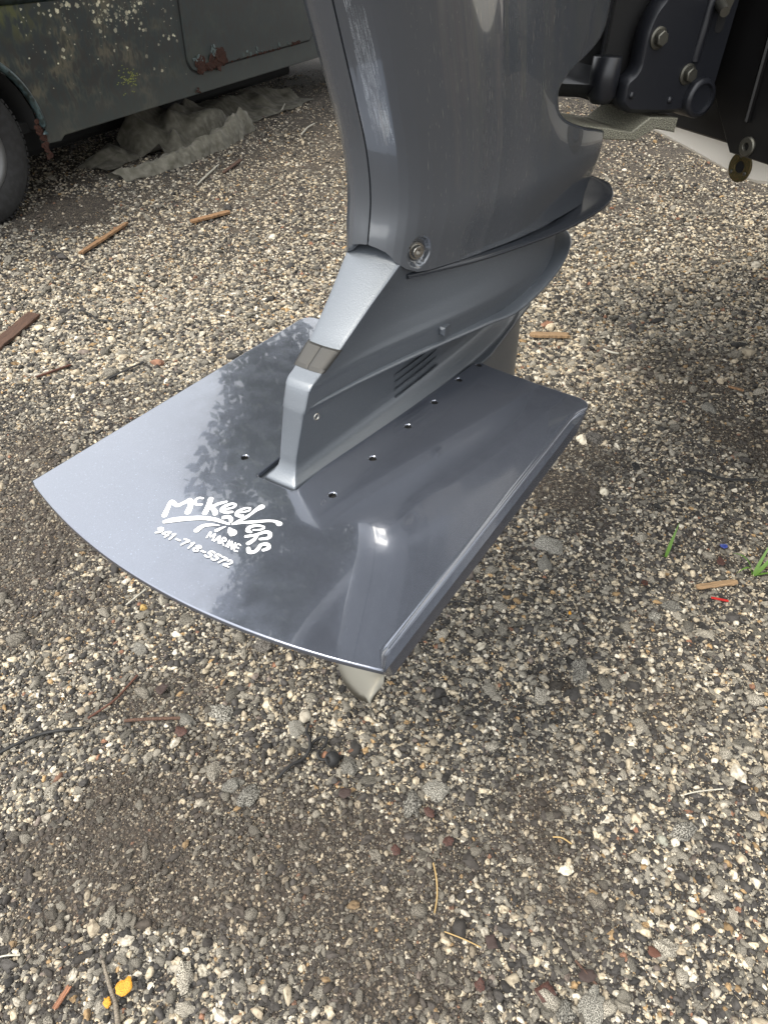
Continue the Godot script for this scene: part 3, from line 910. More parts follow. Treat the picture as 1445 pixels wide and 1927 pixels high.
func cowl_texture(wax: bool) -> ImageTexture:
	var w := 1400; var h := 1024
	var im := Image.create(w, h, false, Image.FORMAT_RGB8)
	var bc := Color(0.285, 0.30, 0.325)
	im.fill(bc)
	var r := RandomNumberGenerator.new(); r.seed = 40
	# u runs from the rear seam round to the front edge, v from the bottom up
	for k in 260:        # broad soft bands: dust plus painted reflection of the gravel
		var x := 0.18 + r.randf() * 0.8; var bw := int(r.randf_range(4, 26)); var al := r.randf_range(0.01, 0.05)
		var y0 := int(r.randf_range(0.25, 0.7) * h); var y1 := mini(h, y0 + int(r.randf_range(150, 600)))
		var seg := Image.create(bw, y1 - y0, false, Image.FORMAT_RGBA8)
		seg.fill(Color(0.62, 0.57, 0.48, al))
		im.convert(Image.FORMAT_RGBA8)
		im.blend_rect(seg, Rect2i(0, 0, bw, y1 - y0), Vector2i(int(x * w), y0))
	im.convert(Image.FORMAT_RGB8)
	for k in 8500:      # faint streaks: dried water plus gravel reflections painted in
		var x := 0.12 + r.randf() * 0.88; var y := r.randf()
		if r.randf() > 0.35 + 0.65 * smoothstep(0.15, 0.5, x): continue
		var len := int(pow(r.randf(), 2.5) * 44 + 3)
		var al := pow(r.randf(), 2.2) * 0.5
		if y < 0.35: len = int(len * 0.5)
		var lean := (0.40 - y) * 1.1 * smoothstep(0.2, 0.45, x) if y < 0.40 else 0.0
		var col := Color(0.74, 0.69, 0.60)
		for i in len:
			var px := int(x * w + lean * i); var py := int((y * h) + i)
			if px >= 0 and px < w and py >= 0 and py < h:
				im.set_pixel(px, py, im.get_pixel(px, py).lerp(col, al * sin(PI * (i + 1.0) / (len + 1.0))))
	if not wax: return ImageTexture.create_from_image(im)
	# pale scuffed wax beside the seam
	for k in 210:
		var t := r.randf()
		var yy := lerpf(0.44, 0.74, t)
		var x0 := 0.016 + pow(r.randf(), 1.3) * lerpf(0.034, 0.028, t)
		var len := int(r.randf_range(10, 75))
		var al := r.randf_range(0.08, 0.34)
		for i in len:
			var px := int(x0 * w - i * 0.03 + r.randf_range(-0.6, 0.6)); var py := int(yy * h + i)
			if py < h * 0.79 and py >= 0 and r.randf() < 0.8:
				for e in 2: im.set_pixel(px + e, py, im.get_pixel(px + e, py).lerp(Color(0.62, 0.64, 0.66), al))
	for k in 90:
		var yy := r.randf_range(0.78, 0.83); var x0 := r.randf_range(0.014, 0.046)
		for i in int(r.randf_range(8, 30)):
			var px := int(x0 * w); var py := int((yy + (x0 - 0.02) * 1.8) * h + i)
			if py < h: im.set_pixel(px, py, im.get_pixel(px, py).lerp(Color(0.62, 0.64, 0.66), 0.5))
	return ImageTexture.create_from_image(im)

func cowl_point(q: float, y: float, side: float) -> Vector3:
	# q 0..1 from seam to front edge; rounding lip after 1
	var s0 := tabs(SEAM, y); var s1 := tabs(FRONT, y)
	var span := s1 - s0
	var d := 0.0
	# arc-like spacing: dense round the nose
	d = span * (0.12 * q + 0.88 * q * q) if q <= 1.0 else span
	var wide := 1.0 + 0.10 * smoothstep(0.30, 0.6, y) - 0.10 * smoothstep(0.30, 0.21, y)
	var u := tabs(HALF, d) * wide
	# fuller radius at the front edge
	var back := span - d
	if back < 0.024: u -= 0.024 - sqrt(max(0.024 * 0.024 - (0.024 - back) * (0.024 - back), 0.0))
	return V(s0 + d, u * side, y)

func cowl(m: Node3D) -> void:
	var paint := mat("cowl_paint", Color(1, 1, 1), 0.2, 0.3)
	paint.albedo_texture = cowl_texture(true)
	paint.clearcoat_enabled = true; paint.clearcoat = 1.0; paint.clearcoat_roughness = 0.03
	var port_paint: StandardMaterial3D = paint.duplicate()
	port_paint.albedo_texture = cowl_texture(false)
	var nq := 170; var ny := 130
	for side in [1.0, -1.0]:
		var rows := []
		for j in ny + 1:
			var v := j / float(ny)
			var row := []
			for i in nq + 1:
				var q := i / float(nq)
				var d := 0.5 * (0.12 * q + 0.88 * q * q)
				var bot := tab([[0.0, 0.262], [0.004, 0.255], [0.010, 0.243], [0.022, 0.233], [0.04, 0.224], [0.06, 0.2205], [0.13, 0.217], [0.28, 0.211], [0.5, 0.203]], d)
				var y := lerpf(bot, 0.62, v)
				var p := cowl_point(q, y, side)
				# dished seat for the cowl bolt
				if side > 0:
					var e := Vector2((-p.z - 0.460) * 1.0, p.y - 0.2510)
					e = Vector2(Vector2(-p.z - 0.460, p.x - 0.0595).length() * sign(-p.z - 0.460), e.y)
					var rr := e.length()
					if rr < 0.021:
						var dep := 0.010 * (1.0 - smoothstep(0.0175, 0.0205, rr))
						p += Vector3(-0.86, 0, -0.5) * dep
				row.append(p)
			# lip turned inward at the front edge
			var last: Vector3 = row[-1]
			row.append(last + Vector3(-0.006 * side, 0, 0.0015))
			row.append(last + Vector3(-0.020 * side, 0, 0.006))
			row.append(last + Vector3(-0.045 * side, 0, 0.012))
			rows.append(row)
		# bottom edge turned under
		var under := []
		for p in rows[0]: under.append(p + Vector3(-0.006 * sign(p.x), 0.001, -0.003))
		rows.push_front(under)
		var under2 := []
		for p in under: under2.append(p + Vector3(-0.012 * sign(p.x), 0.012, -0.008))
		rows.push_front(under2)
		# seam edge turned in
		for row in rows:
			var f: Vector3 = row[0]
			row[0] = f + Vector3(0.0013 * side, 0, 0)
			row.push_front(f + Vector3(0.0012 * side, 0, -0.012))
		# texture runs with real distance: round the side and straight up
		var uvr := []
		for row in rows:
			var ur := []
			for pnt in row: ur.append(Vector2(clampf((-pnt.z - tabs(SEAM, pnt.y)) / 0.6 * 0.86 + absf(pnt.x) * 1.0, 0.0, 0.999), clampf((pnt.y - 0.2) / 0.42, 0.0, 0.999)))
			uvr.append(ur)
		var st := begin()
		skin(st, rows, false, [1], [2], 1, side < 0, uvr)
		obj("starboard_cowl" if side > 0 else "port_cowl", st, paint if side > 0 else port_paint, m)
	# black core added inside so that light does not pass through
	var st := begin()
	var rows := []
	for j in 9:
		var y := lerpf(0.225, 0.62, j / 8.0)
		var s0 := tabs(SEAM, y); var s1 := minf(tabs(FRONT, y), 0.72)
		var row := []
		for q in [[0.016, 0.0], [0.022, 0.025], [0.05, 0.042], [0.12, 0.065], [0.22, 0.085], [s1 - s0 - 0.03, 0.09], [s1 - s0 - 0.02, 0.0]]: row.append(V(s0 + q[0] + (0.012 if j == 0 else 0.0), q[1], y + (0.025 if q[0] < 0.03 and j == 0 else 0.0)))
		for k in range(row.size() - 2, 0, -1): row.append(Vector3(-row[k].x, row[k].y, row[k].z))
		rows.append(row)
	skin(st, rows, true, [5, 6])
	obj("inner_core", st, mats.inside_black, m)
	# bolt in the dish
	var bd := Vector3(0.86, 0, 0.5).normalized()
	var bc := V(0.460, 0.0595, 0.2510) - bd * 0.010
	st = begin()
	lathe(st, [Vector2(0.0125, -0.004), Vector2(0.0125, 0.0025), Vector2(0.0115, 0.0035), Vector2(0.0095, 0.0035), Vector2(0.0085, 0.008), Vector2(0.0075, 0.0092), Vector2(0.0042, 0.0092), Vector2(0.0040, 0.003), Vector2(0.0, 0.003)], bc + Vector3(0, 0, 0.002), bd, 30, 1, [2, 3, 5, 6, 7])
	obj("cowl_bolt", st, mats.steel, m)
	# upper engine cover, above the picture but seen in the lacquer
	st = begin()
	rows = []
	for p in [[0.62, 0.325, 0.92, 0.145], [0.66, 0.24, 0.98, 0.20], [0.72, 0.20, 1.02, 0.235], [0.95, 0.18, 1.04, 0.25], [1.12, 0.22, 1.02, 0.24], [1.22, 0.32, 0.94, 0.19], [1.26, 0.45, 0.85, 0.1]]:
		var row := []
		for i in 48:
			var a := TAU * i / 48
			var c := cos(a); var s := sin(a)
			row.append(V((p[1] + p[2]) / 2 - (p[2] - p[1]) / 2 * sign(c) * pow(abs(c), 0.7), p[3] * sign(s) * pow(abs(s), 0.7), p[0]))
		rows.append(row)
	skin(st, rows, true)
	fan(st, rows[-1], 90)
	fan(st, rows[0], 91, true)
	obj("engine_cover", st, mats.dark_paint, m)
	# splash lip round the foot of the cowl
	st = begin()
	lip(st, [[0.45, 0.048, 0.2165], [0.50, 0.069, 0.2145], [0.58, 0.1005, 0.2115], [0.70, 0.1285, 0.2055], [0.80, 0.1435, 0.199], [0.89, 0.157, 0.199], [0.96, 0.163, 0.202], [1.01, 0.158, 0.207], [1.05, 0.135, 0.212], [1.07, 0.09, 0.215], [1.08, 0.0, 0.216]], 0.075, 0.0, 0.008, true)
	obj("splash_lip", st, mats.lip_paint, m)

# a shelf round the leg: rim points, how much higher its inner edge is, thickness
func lip(st: SurfaceTool, rim: Array, reach: float, rise: float, thick: float, cup := false) -> void:
	var pts := []
	for r in rim: pts.append(Vector3(r[0], r[1], r[2]))
	pts = smooth_path(pts, 8)
	for side in [1.0, -1.0]:
		var rows := [[], [], [], [], [], [], []]
		for p in pts:
			var w: float = p.y
			var gap: float = min(w, reach)
			var y: float = p.z
			rows[0].append(V(p.x, max(w - gap, 0.0) * side, y + rise + (thick * 0.5 if cup else 0.0)))
			rows[1].append(V(p.x, max(w - min(gap, 0.022), 0.0) * side, y + thick * 0.5 + rise * 0.14 - (0.0015 if cup else 0.0)))
			rows[2].append(V(p.x, max(w - 0.003, 0.0) * side, y + thick * 0.5))
			rows[3].append(V(p.x, w * side, y + thick * 0.2))
			rows[4].append(V(p.x, w * side, y - thick * 0.25))
			rows[5].append(V(p.x, max(w - 0.004, 0.0) * side, y - thick * 0.5))
			rows[6].append(V(p.x, max(w - gap, 0.0) * side, y - thick * 0.5 - rise * 0.2))
		skin(st, rows, false, [], [], 1 if side > 0 else 100, side < 0)

# y, rear s, rear half width, rear bulge, greatest half width, front s
const LEG := [
	[-0.46, 0.62, 0.006, 0, 0.01, 0.86], [-0.27, 0.42, 0.012, 0, 0.045, 1.02], [-0.1, 0.36, 0.015, 0, 0.048, 1.01], [-0.012, 0.192, 0.024, 0.001, 0.06, 0.985],
	[-0.004, 0.187, 0.0285, 0.001, 0.0705, 0.97], [0.001, 0.1935, 0.025, 0.001, 0.066, 0.97], [0.006, 0.2, 0.02, 0.001, 0.06, 0.972], [0.013, 0.206, 0.0165, 0.0008, 0.053, 0.974], [0.022, 0.21, 0.0151, 0.0006, 0.047, 0.976], [0.034, 0.213, 0.0152, 0.0006, 0.044, 0.978],
	[0.06, 0.2215, 0.0165, 0.0008, 0.044, 0.98], [0.0935, 0.2325, 0.0182, 0.001, 0.046, 0.98],
	[0.0965, 0.2335, 0.0198, 0.001, 0.114, 0.98], [0.118, 0.2425, 0.0206, 0.001, 0.118, 0.975], [0.1235, 0.2452, 0.0209, 0.001, 0.118, 0.975], [0.1245, 0.2459, 0.0216, 0.001, 0.118, 0.975],
	[0.1305, 0.251, 0.0219, 0.001, 0.118, 0.973], [0.1325, 0.2545, 0.022, 0.001225, 0.118, 0.972], [0.136, 0.264, 0.0222, 0.00145, 0.118, 0.97],
	[0.16, 0.312, 0.0268, 0.00235, 0.116, 0.965], [0.2, 0.372, 0.0352, 0.003925, 0.112, 0.96], [0.225, 0.409, 0.0418, 0.005275, 0.108, 0.955], [0.24, 0.431, 0.0455, 0.006175, 0.1, 0.95], [0.26, 0.456, 0.049, 0.00685, 0.095, 0.94]]

func leg_row(L: Array) -> Array:
	var half := []
	var y: float = L[0]; var sr: float = L[1]; var w: float = L[2]; var bul: float = L[3]; var um: float = L[4]; var sf: float = L[5]
	var rr: float = min(0.0030, w * 0.4)
	var pk := 0.75 if y > 0.096 else 0.62
	var ex := 1.6 if y > 0.096 else 1.15
	for k in 7:
		var u := (w - rr) * k / 6.0
		half.append(V(sr - bul * (1.0 - u * u / (w * w)), u, y))
	half.append(V(sr - bul * 0.02, w - rr * 0.75, y))
	half.append(V(sr + rr * 0.28, w - rr * 0.29, y))
	half.append(V(sr + rr, w, y))
	half.append(V(sr + rr * 1.6, w + 0.0002, y))
	for k in range(1, 31):
		var t := k / 30.0
		var f: float
		if t < pk: f = w + (um - w) * pow(sin(t / pk * PI / 2), ex)
		else: f = um * sqrt(max(1.0 - pow((t - pk) / (1.0 - pk), 2.2), 0.0))
		half.append(V(sr + rr + (sf - sr - rr) * t, f, y))
	var row := half.duplicate()
	for k in range(half.size() - 2, 0, -1): row.append(Vector3(-half[k].x, half[k].y, half[k].z))
	return row

func leg(m: Node3D) -> void:
	# rows between the table's, smoothed a little
	var rows := []
	for i in LEG.size():
		rows.append(leg_row(LEG[i]))
		if i < LEG.size() - 1 and LEG[i + 1][0] - LEG[i][0] > 0.012:
			for k in [0.25, 0.5, 0.75]:
				var L := []
				for e in 6: L.append(lerpf(LEG[i][e], LEG[i + 1][e], k))
				rows.append(leg_row(L))
	var st := begin()
	skin(st, rows, true, [8, rows[0].size() - 8])
	fan(st, rows[0], 300, true)
	fan(st, rows[-1], 301)
	var lg := obj("leg", st, mats.leg_paint, m)
	# shelf of the leg showing in the slot
	st = begin()
	slab(st, PackedVector2Array([Vector2(-0.055, 0.14), Vector2(0.055, 0.14), Vector2(0.08, 0.70), Vector2(0.05, 0.95), Vector2(-0.05, 0.95), Vector2(-0.08, 0.70)]), -0.016, -0.0085, 0.001, Transform3D(Basis(Vector3.RIGHT, Vector3.FORWARD, Vector3.UP), Vector3.ZERO))
	obj("anti_ventilation_shelf", st, mats.leg_paint, m)
	# spray flange
	st = begin()
	lip(st, [[0.245, 0.0206, 0.0985], [0.33, 0.036, 0.098], [0.43, 0.060, 0.098], [0.52, 0.0835, 0.097], [0.61, 0.1085, 0.096], [0.69, 0.129, 0.095], [0.80, 0.1385, 0.113], [0.88, 0.1335, 0.133], [0.94, 0.112, 0.144], [0.985, 0.06, 0.150], [1.0, 0.0, 0.151]], 0.085, 0.017, 0.006)
	obj("spray_flange", st, mats.leg_paint, m)
	# rubber cover on the sloping rear face, two halves with a seam
	for side in [1.0, -1.0]:
		st = begin()
		var rr := []
		for j in 9:
			var t := j / 8.0
			var y := lerpf(0.1398, 0.1590, t)
			var L := []
			for e in 6: L.append(tab(LEG.map(func(q): return [q[0], q[e]]), y))
			var row := []
			var lift := 0.0035 if j > 0 and j < 8 else (0.0 if j == 8 else 0.0005)
			for k in 9:
				var uu: float = (0.0004 + (L[2] + 0.0008) * k / 8.0)
				var q: Vector3 = V(L[1] - L[3] * (1.0 - min(uu * uu / (L[2] * L[2]), 1.0)), uu * side, y)
				q += Vector3(0, 0.9, 0.45) * lift * (1.0 if k < 7 else (0.8 if k == 7 else 0.35)) * (0.75 if k == 0 else 1.0)
				row.append(q)
			row.append(V(L[1] + 0.006, (L[2] + 0.001) * side, y - 0.001))
			rr.append(row)
		skin(st, rr, false, [], [1, 7], 1, side < 0)
		obj("rubber_cover", st, mats.anode_cover, m)
	# inlet slats on the side
	for side in [1.0, -1.0]:
		for k in 4:
			st = begin()
			var s0 := 0.438; var s1 := 0.560
			var y0 := 0.020 + k * 0.0125
			var rr := []
			for e in [[0.0, 0.0045], [0.0045, 0.0035], [0.0062, -0.002]]:
				var row := []
				for i in 9:
					var t := i / 8.0
					var s := lerpf(s0, s1, t)
					var w := leg_half(s, y0)
					row.append(V(s, (w + (0.004 - e[0] * 0.9) * sin(PI * clampf(t, 0.06, 0.94)) + 0.0005) * side, y0 + e[1] + 0.006 * t))
				rr.append(row)
			skin(st, rr, false, [], [], 1, side < 0)
			obj("inlet_slat", st, mats.leg_paint, m)
	# little square boss and a pilot outlet
	st = begin()
	box(st, V(0.515, leg_half(0.515, 0.118) + 0.002, 0.118), Vector3(0.010, 0.014, 0.022), 0.003)
	obj("cast_boss", st, mats.leg_paint, m)
	st = begin()
	lathe(st, [Vector2(0.006, -0.002), Vector2(0.0055, 0.0015), Vector2(0.0035, 0.0018), Vector2(0.003, -0.001), Vector2(0, -0.001)], V(0.258, leg_half(0.258, 0.078), 0.078), Vector3(0.97, 0, 0.2).normalized(), 18)
	obj("water_outlet", st, mats.steel, m)
	# torpedo housing under the plate
	st = begin()
	lathe(st, [Vector2(0.0, 0.98), Vector2(0.03, 0.95), Vector2(0.055, 0.87), Vector2(0.065, 0.75), Vector2(0.065, 0.5), Vector2(0.058, 0.37)], V(0, 0, -0.27), Vector3(0, 0, -1), 28)
	obj("gear_housing", st, mats.leg_paint, m)

func leg_half(s: float, y: float) -> float:
	var L := []
	for e in 6: L.append(tab(LEG.map(func(q): return [q[0], q[e]]), y))
	var rr: float = min(0.0045, L[2] * 0.4)
	var t: float = clampf((s - L[1] - rr) / (L[5] - L[1] - rr), 0, 1)
	var pk := 0.75 if y > 0.096 else 0.62
	return L[2] + (L[4] - L[2]) * pow(sin(min(t, pk) / pk * PI / 2), 1.6 if y > 0.096 else 1.15)

func plate_part(m: Node3D) -> void:
	# outline in (u, s): front edge towards the camera is an arc, slot open towards the boat
	var W := 0.2965; var LEN := 0.634
	var out := []          # [point, profile 0 thin edge / 1 rolled side]
	for k in 41:
		var u := lerpf(-W, W, k / 40.0)
		out.append([Vector2(u, -0.0475 * (1.0 - pow(u / W, 2.0)) + 0.0), 0])
	for s in [0.003, 0.006, 0.010, 0.015, 0.021]: out.append([Vector2(W, s), clampf(s / 0.020, 0, 1)])
	for k in 19: out.append([Vector2(W, 0.03 + k * 0.029), 1])
	for q in [[0.566, 1.0], [0.580, 0.9], [0.592, 0.66], [0.601, 0.36], [0.608, 0.1]]: out.append([Vector2(W, q[0]), q[1]])
	for k in 7:
		var a := PI / 2 * k / 6.0
		out.append([Vector2(W - 0.022 + 0.022 * cos(a), LEN - 0.022 + 0.022 * sin(a)), 0])
	out.append([Vector2(0.25, LEN + 0.0015), 0])
	out.append([Vector2(0.2, LEN + 0.004), 0])
	out.append([Vector2(0.11, LEN + 0.012), 0])
	for k in 7:
		var a := PI / 2 + PI / 2 * k / 6.0
		out.append([Vector2(0.089 + 0.016 * cos(a), LEN + 0.0005 + 0.016 * sin(a)), 0])
	for p in [[0.0705, 0.60], [0.060, 0.52], [0.049, 0.46], [0.039, 0.38], [0.032, 0.31], [0.030, 0.25], [0.030, 0.196]]: out.append([Vector2(p[0], p[1]), 0])
	for k in 5:
		var a := -PI / 2 * k / 4.0
		out.append([Vector2(0.024 + 0.006 * cos(a), 0.190 + 0.006 * sin(a)), 0])
	for k in 5:
		var a := -PI / 2 - PI / 2 * k / 4.0
		out.append([Vector2(-0.031 + 0.006 * cos(a), 0.189 + 0.006 * sin(a)), 0])
	for p in [[-0.037, 0.25], [-0.037, 0.31], [-0.041, 0.38], [-0.049, 0.46], [-0.060, 0.52], [-0.0705, 0.60]]: out.append([Vector2(p[0], p[1]), 0])
	for k in 7:
		var a := -PI / 2 * k / 6.0
		out.append([Vector2(-0.089 + 0.016 * cos(a) , LEN + 0.0005 - 0.016 * sin(a)), 0])
	out.append([Vector2(-0.11, LEN + 0.012), 0])
	out.append([Vector2(-0.2, LEN + 0.004), 0])
	for k in 7:
		var a := PI / 2 + PI / 2 * k / 6.0
		out.append([Vector2(-W + 0.022 + 0.022 * cos(a), LEN - 0.022 + 0.022 * sin(a)), 0])
	for k in 20: out.append([Vector2(-W, 0.03 + (19 - k) * 0.029), 0])
	out.append([Vector2(-W, 0.01), 0])
	var poly := PackedVector2Array()
	for o in out: poly.append(o[0])
	# edge layers: inset, height
	var edge := [[[0.0, -0.0065], [0.0, -0.0045], [0.0, -0.002], [0.0003, -0.0012], [0.0010, -0.0003], [0.0019, 0.0], [0.0026, 0.0], [0.0035, 0.0]], [[0.0, -0.033], [0.0014, -0.028], [0.0082, -0.0095], [0.0094, -0.0055], [0.0116, -0.0021], [0.0148, -0.0004], [0.0172, 0.0], [0.0185, 0.0]]]
	var rows := []
	var insets := {}
	for e in 8:
		var i0 := inset(poly, edge[0][e][0]); var i1 := inset(poly, edge[1][e][0])
		var row := []
		for i in out.size():
			var t: float = out[i][1]
			var p := i0[i].lerp(i1[i], t)
			row.append(V(p.y, p.x, lerpf(edge[0][e][1], edge[1][e][1], t)))
		rows.append(row)
	var st := begin()
	skin(st, rows, true, [], [], 1, true)
	# top with bolt holes, cut in three strips so that every hole lies on a strip's edge
	var top := PackedVector2Array()
	for p in rows[7]: top.append(Vector2(p.x, -p.z))
	var holes := []
	for u in [-0.0805, 0.0795]:
		for s in [0.2065, 0.3068, 0.4066, 0.4904, 0.5762, 0.6410]: holes.append(Vector2(u if s < 0.63 else u * 1.07, s))
	var strips := [PackedVector2Array([Vector2(-1, -1), Vector2(-0.0805, -1), Vector2(-0.0805, 0.60), Vector2(-0.0861, 0.641), Vector2(-0.0861, 1), Vector2(-1, 1)]), PackedVector2Array([Vector2(-0.0805, -1), Vector2(0.0795, -1), Vector2(0.0795, 0.60), Vector2(0.0851, 0.641), Vector2(0.0851, 1), Vector2(-0.0861, 1), Vector2(-0.0861, 0.641), Vector2(-0.0805, 0.60)]), PackedVector2Array([Vector2(0.0795, -1), Vector2(1, -1), Vector2(1, 1), Vector2(0.0851, 1), Vector2(0.0851, 0.641), Vector2(0.0795, 0.60)])]
	var rim := 0.0066; var bore := 0.0054
	for sp in strips:
		var parts := Geometry2D.intersect_polygons(top, sp)
		for hc in holes:
			var disc := PackedVector2Array()
			for k in 24: disc.append(hc + Vector2.from_angle(TAU * (k + 0.5) / 24) * rim)
			var nxt: Array[PackedVector2Array] = []
			for pp in parts:
				for r in Geometry2D.clip_polygons(pp, disc): nxt.append(r)
			parts = nxt
		for pp in parts:
			flat_poly(st, pp, func(p): return V(p.y, p.x, 0.0), 500, Vector3.UP)
	for hc in holes:
		var rws := []
		for e in [[rim, 0.0], [bore, -0.0010], [bore, -0.006]]:
			var row := []
			for k in 24:
				var p: Vector2 = hc + Vector2.from_angle(TAU * (k + 0.5) / 24) * e[0]
				row.append(V(p.y, p.x, e[1]))
			rws.append(row)
		skin(st, rws, true, [], [1], 600)
	var bottom := PackedVector2Array()
	for p in inset(poly, 0.0002): bottom.append(p)
	flat_poly(st, bottom, func(p): return V(p.y, p.x, -0.0064), 700, Vector3.DOWN)
	var plate := obj("stabilizer_plate", st, mats.plate_paint, m)
	for hc in holes:
		st = begin()
		lathe(st, [Vector2(0.0053, -0.0013), Vector2(0.0050, -0.0062), Vector2(0.0, -0.0062)], V(hc.y, hc.x, 0), Vector3.UP, 20, 1, [1])
		obj("bolt_hole", st, mats.inside_black, plate)  # black cup paints the shade inside the hole
	plate.set_meta("label", "wide flat slate metallic plate with white lettering and bolt holes")
	var ps := []
	ps = []
	ps.append([[-831, 503, 74], [-908, 638, 59], [-965, 762, 56], [-841, 738, 64], [-807, 814, 56], [-780, 919, 67]])
	ps.append([[-778, 920, 64], [-688, 842, 70], [-616, 718, 86]])
	ps.append([[-654, 1038, 32], [-702, 1020, 35], [-712, 963, 37], [-676, 912, 37], [-620, 898, 37], [-573, 936, 32]])
	ps.append([[-553, 1091, 70], [-482, 975, 70], [-412, 830, 73]])
	ps.append([[-334, 1157, 40], [-391, 1071, 53], [-422, 969, 56]])
	ps.append([[-425, 972, 59], [-323, 926, 73], [-287, 894, 70]])
	ps.append([[-250, 1027, 29], [-171, 1117, 32], [-183, 1180, 34], [-242, 1165, 44], [-281, 1080, 53], [-263, 999, 63], [-191, 993, 55], [-121, 1043, 39]])
	ps.append([[-15, 1102, 27], [49, 1179, 29], [33, 1229, 29], [-22, 1199, 36], [-56, 1109, 52], [-34, 1041, 60], [26, 1037, 52], [52, 1066, 34]])
	ps.append([[142, 1334, 91], [124, 1254, 60], [120, 1158, 44], [107, 1054, 50], [76, 952, 42], [47, 859, 23]])
	ps.append([[49, 856, 20], [141, 957, 42], [263, 1054, 52], [393, 1161, 42], [489, 1209, 44], [563, 1201, 81]])
	ps.append([[357, 926, 23], [437, 990, 29], [433, 1044, 31], [343, 1020, 42], [280, 945, 53], [301, 879, 60], [357, 877, 36]])
	ps.append([[357, 781, 44], [441, 868, 43], [512, 981, 51], [579, 991, 51], [620, 922, 50], [546, 843, 40]])
	ps.append([[469, 875, 34], [484, 790, 51], [470, 701, 62]])
	ps.append([[711, 712, 46], [740, 774, 52], [686, 818, 50], [624, 772, 47], [636, 700, 50], [636, 625, 51], [585, 589, 60], [529, 631, 50]])
	lettering("shop_name_lettering", ps, plate)
	ps = []
	ps.append([[-731, 412, 59], [-666, 496, 89], [-522, 624, 82], [-363, 739, 76], [-209, 803, 65], [-87, 823, 48], [18, 833, 19]])
	ps.append([[-132, 900, 67], [-93, 944, 59], [-27, 921, 57], [1, 880, 36], [-5, 849, 16]])
	ps.append([[-256, 519, 73], [-249, 622, 62], [-178, 695, 45], [-78, 748, 16]])
	ps.append([[-38, 655, 53], [-20, 715, 40], [8, 774, 16]])
	ps.append([[70, 782, 25], [135, 749, 90], [173, 740, 104], [180, 704, 57]])
	lettering("palm_leaf_emblem", ps, plate)
	ps = []
	ps.append([[-50, 489, 18], [-83, 596, 18], [-18, 528, 19], [-6, 599, 19], [48, 493, 19]])
	ps.append([[76, 495, 18], [74, 602, 19], [143, 498, 19]])
	ps.append([[72, 532, 19], [119, 534, 19]])
	ps.append([[168, 499, 19], [132, 604, 19], [178, 601, 19], [197, 569, 19], [155, 552, 19], [233, 502, 17]])
	ps.append([[270, 503, 19], [233, 608, 19]])
	ps.append([[304, 505, 18], [270, 610, 19], [363, 507, 19], [329, 612, 19]])
	ps.append([[415, 616, 17], [367, 614, 17], [400, 509, 19], [453, 511, 18]])
	ps.append([[383, 563, 17], [425, 565, 19]])
	lettering("marine_lettering", ps, plate)
	ps = []
	ps.append([[-623, 282, 24], [-658, 308, 25], [-697, 290, 26], [-688, 264, 25], [-642, 260, 25], [-623, 282, 24], [-630, 234, 22], [-669, 200, 24]])
	ps.append([[-508, 207, 24], [-517, 312, 25], [-583, 241, 26], [-495, 247, 25]])
	ps.append([[-428, 210, 24], [-434, 315, 26], [-460, 293, 26]])
	ps.append([[-360, 259, 25], [-298, 262, 24]])
	ps.append([[-265, 316, 25], [-188, 320, 25], [-213, 270, 25], [-227, 217, 24]])
	ps.append([[-107, 222, 24], [-110, 326, 25], [-136, 304, 25]])
	ps.append([[-8, 279, 23], [-43, 302, 23], [-14, 329, 25], [23, 308, 24], [-8, 279, 23], [-43, 250, 25], [-5, 226, 25], [30, 253, 23], [-8, 279, 23]])
	ps.append([[65, 275, 24], [124, 277, 25]])
	ps.append([[232, 338, 22], [177, 334, 24], [175, 294, 25], [219, 296, 24], [233, 266, 24], [205, 234, 23], [164, 241, 24]])
	ps.append([[334, 341, 25], [280, 337, 25], [278, 298, 25], [322, 299, 22], [335, 269, 24], [307, 238, 22], [267, 244, 22]])
	ps.append([[363, 337, 24], [436, 341, 25], [411, 292, 22], [395, 241, 23]])
	ps.append([[469, 323, 23], [497, 346, 22], [533, 327, 23], [518, 291, 24], [469, 247, 25], [544, 249, 22]])
	lettering("phone_number_lettering", ps, plate)

var ink := 0
func lettering(called: String, strokes: Array, parent: Node) -> void:
	var st := begin()
	for s in strokes:
		var pts := []
		for p in s: pts.append(Vector3(p[0], p[1], p[2]) * 0.0001)
		pts = smooth_path(pts, 5)
		for i in pts.size() - 1:
			var a: Vector3 = pts[i]; var b: Vector3 = pts[i + 1]
			var y := 0.0003 + ink * 0.0000012
			ink += 1
			var dir := Vector2(b.x - a.x, b.y - a.y)
			if dir.length() < 1e-6: continue
			var an := dir.angle()
			var hull := []
			for k in 11: hull.append(Vector2(a.x, a.y) + Vector2.from_angle(an + PI / 2 + PI * k / 10.0) * a.z * 0.5)
			for k in 11: hull.append(Vector2(b.x, b.y) + Vector2.from_angle(an - PI / 2 + PI * k / 10.0) * b.z * 0.5)
			var row := []
			for p in hull: row.append(V(p.y, p.x, y))
			fan(st, row, 1)
	obj(called, st, mats.white_vinyl, parent)

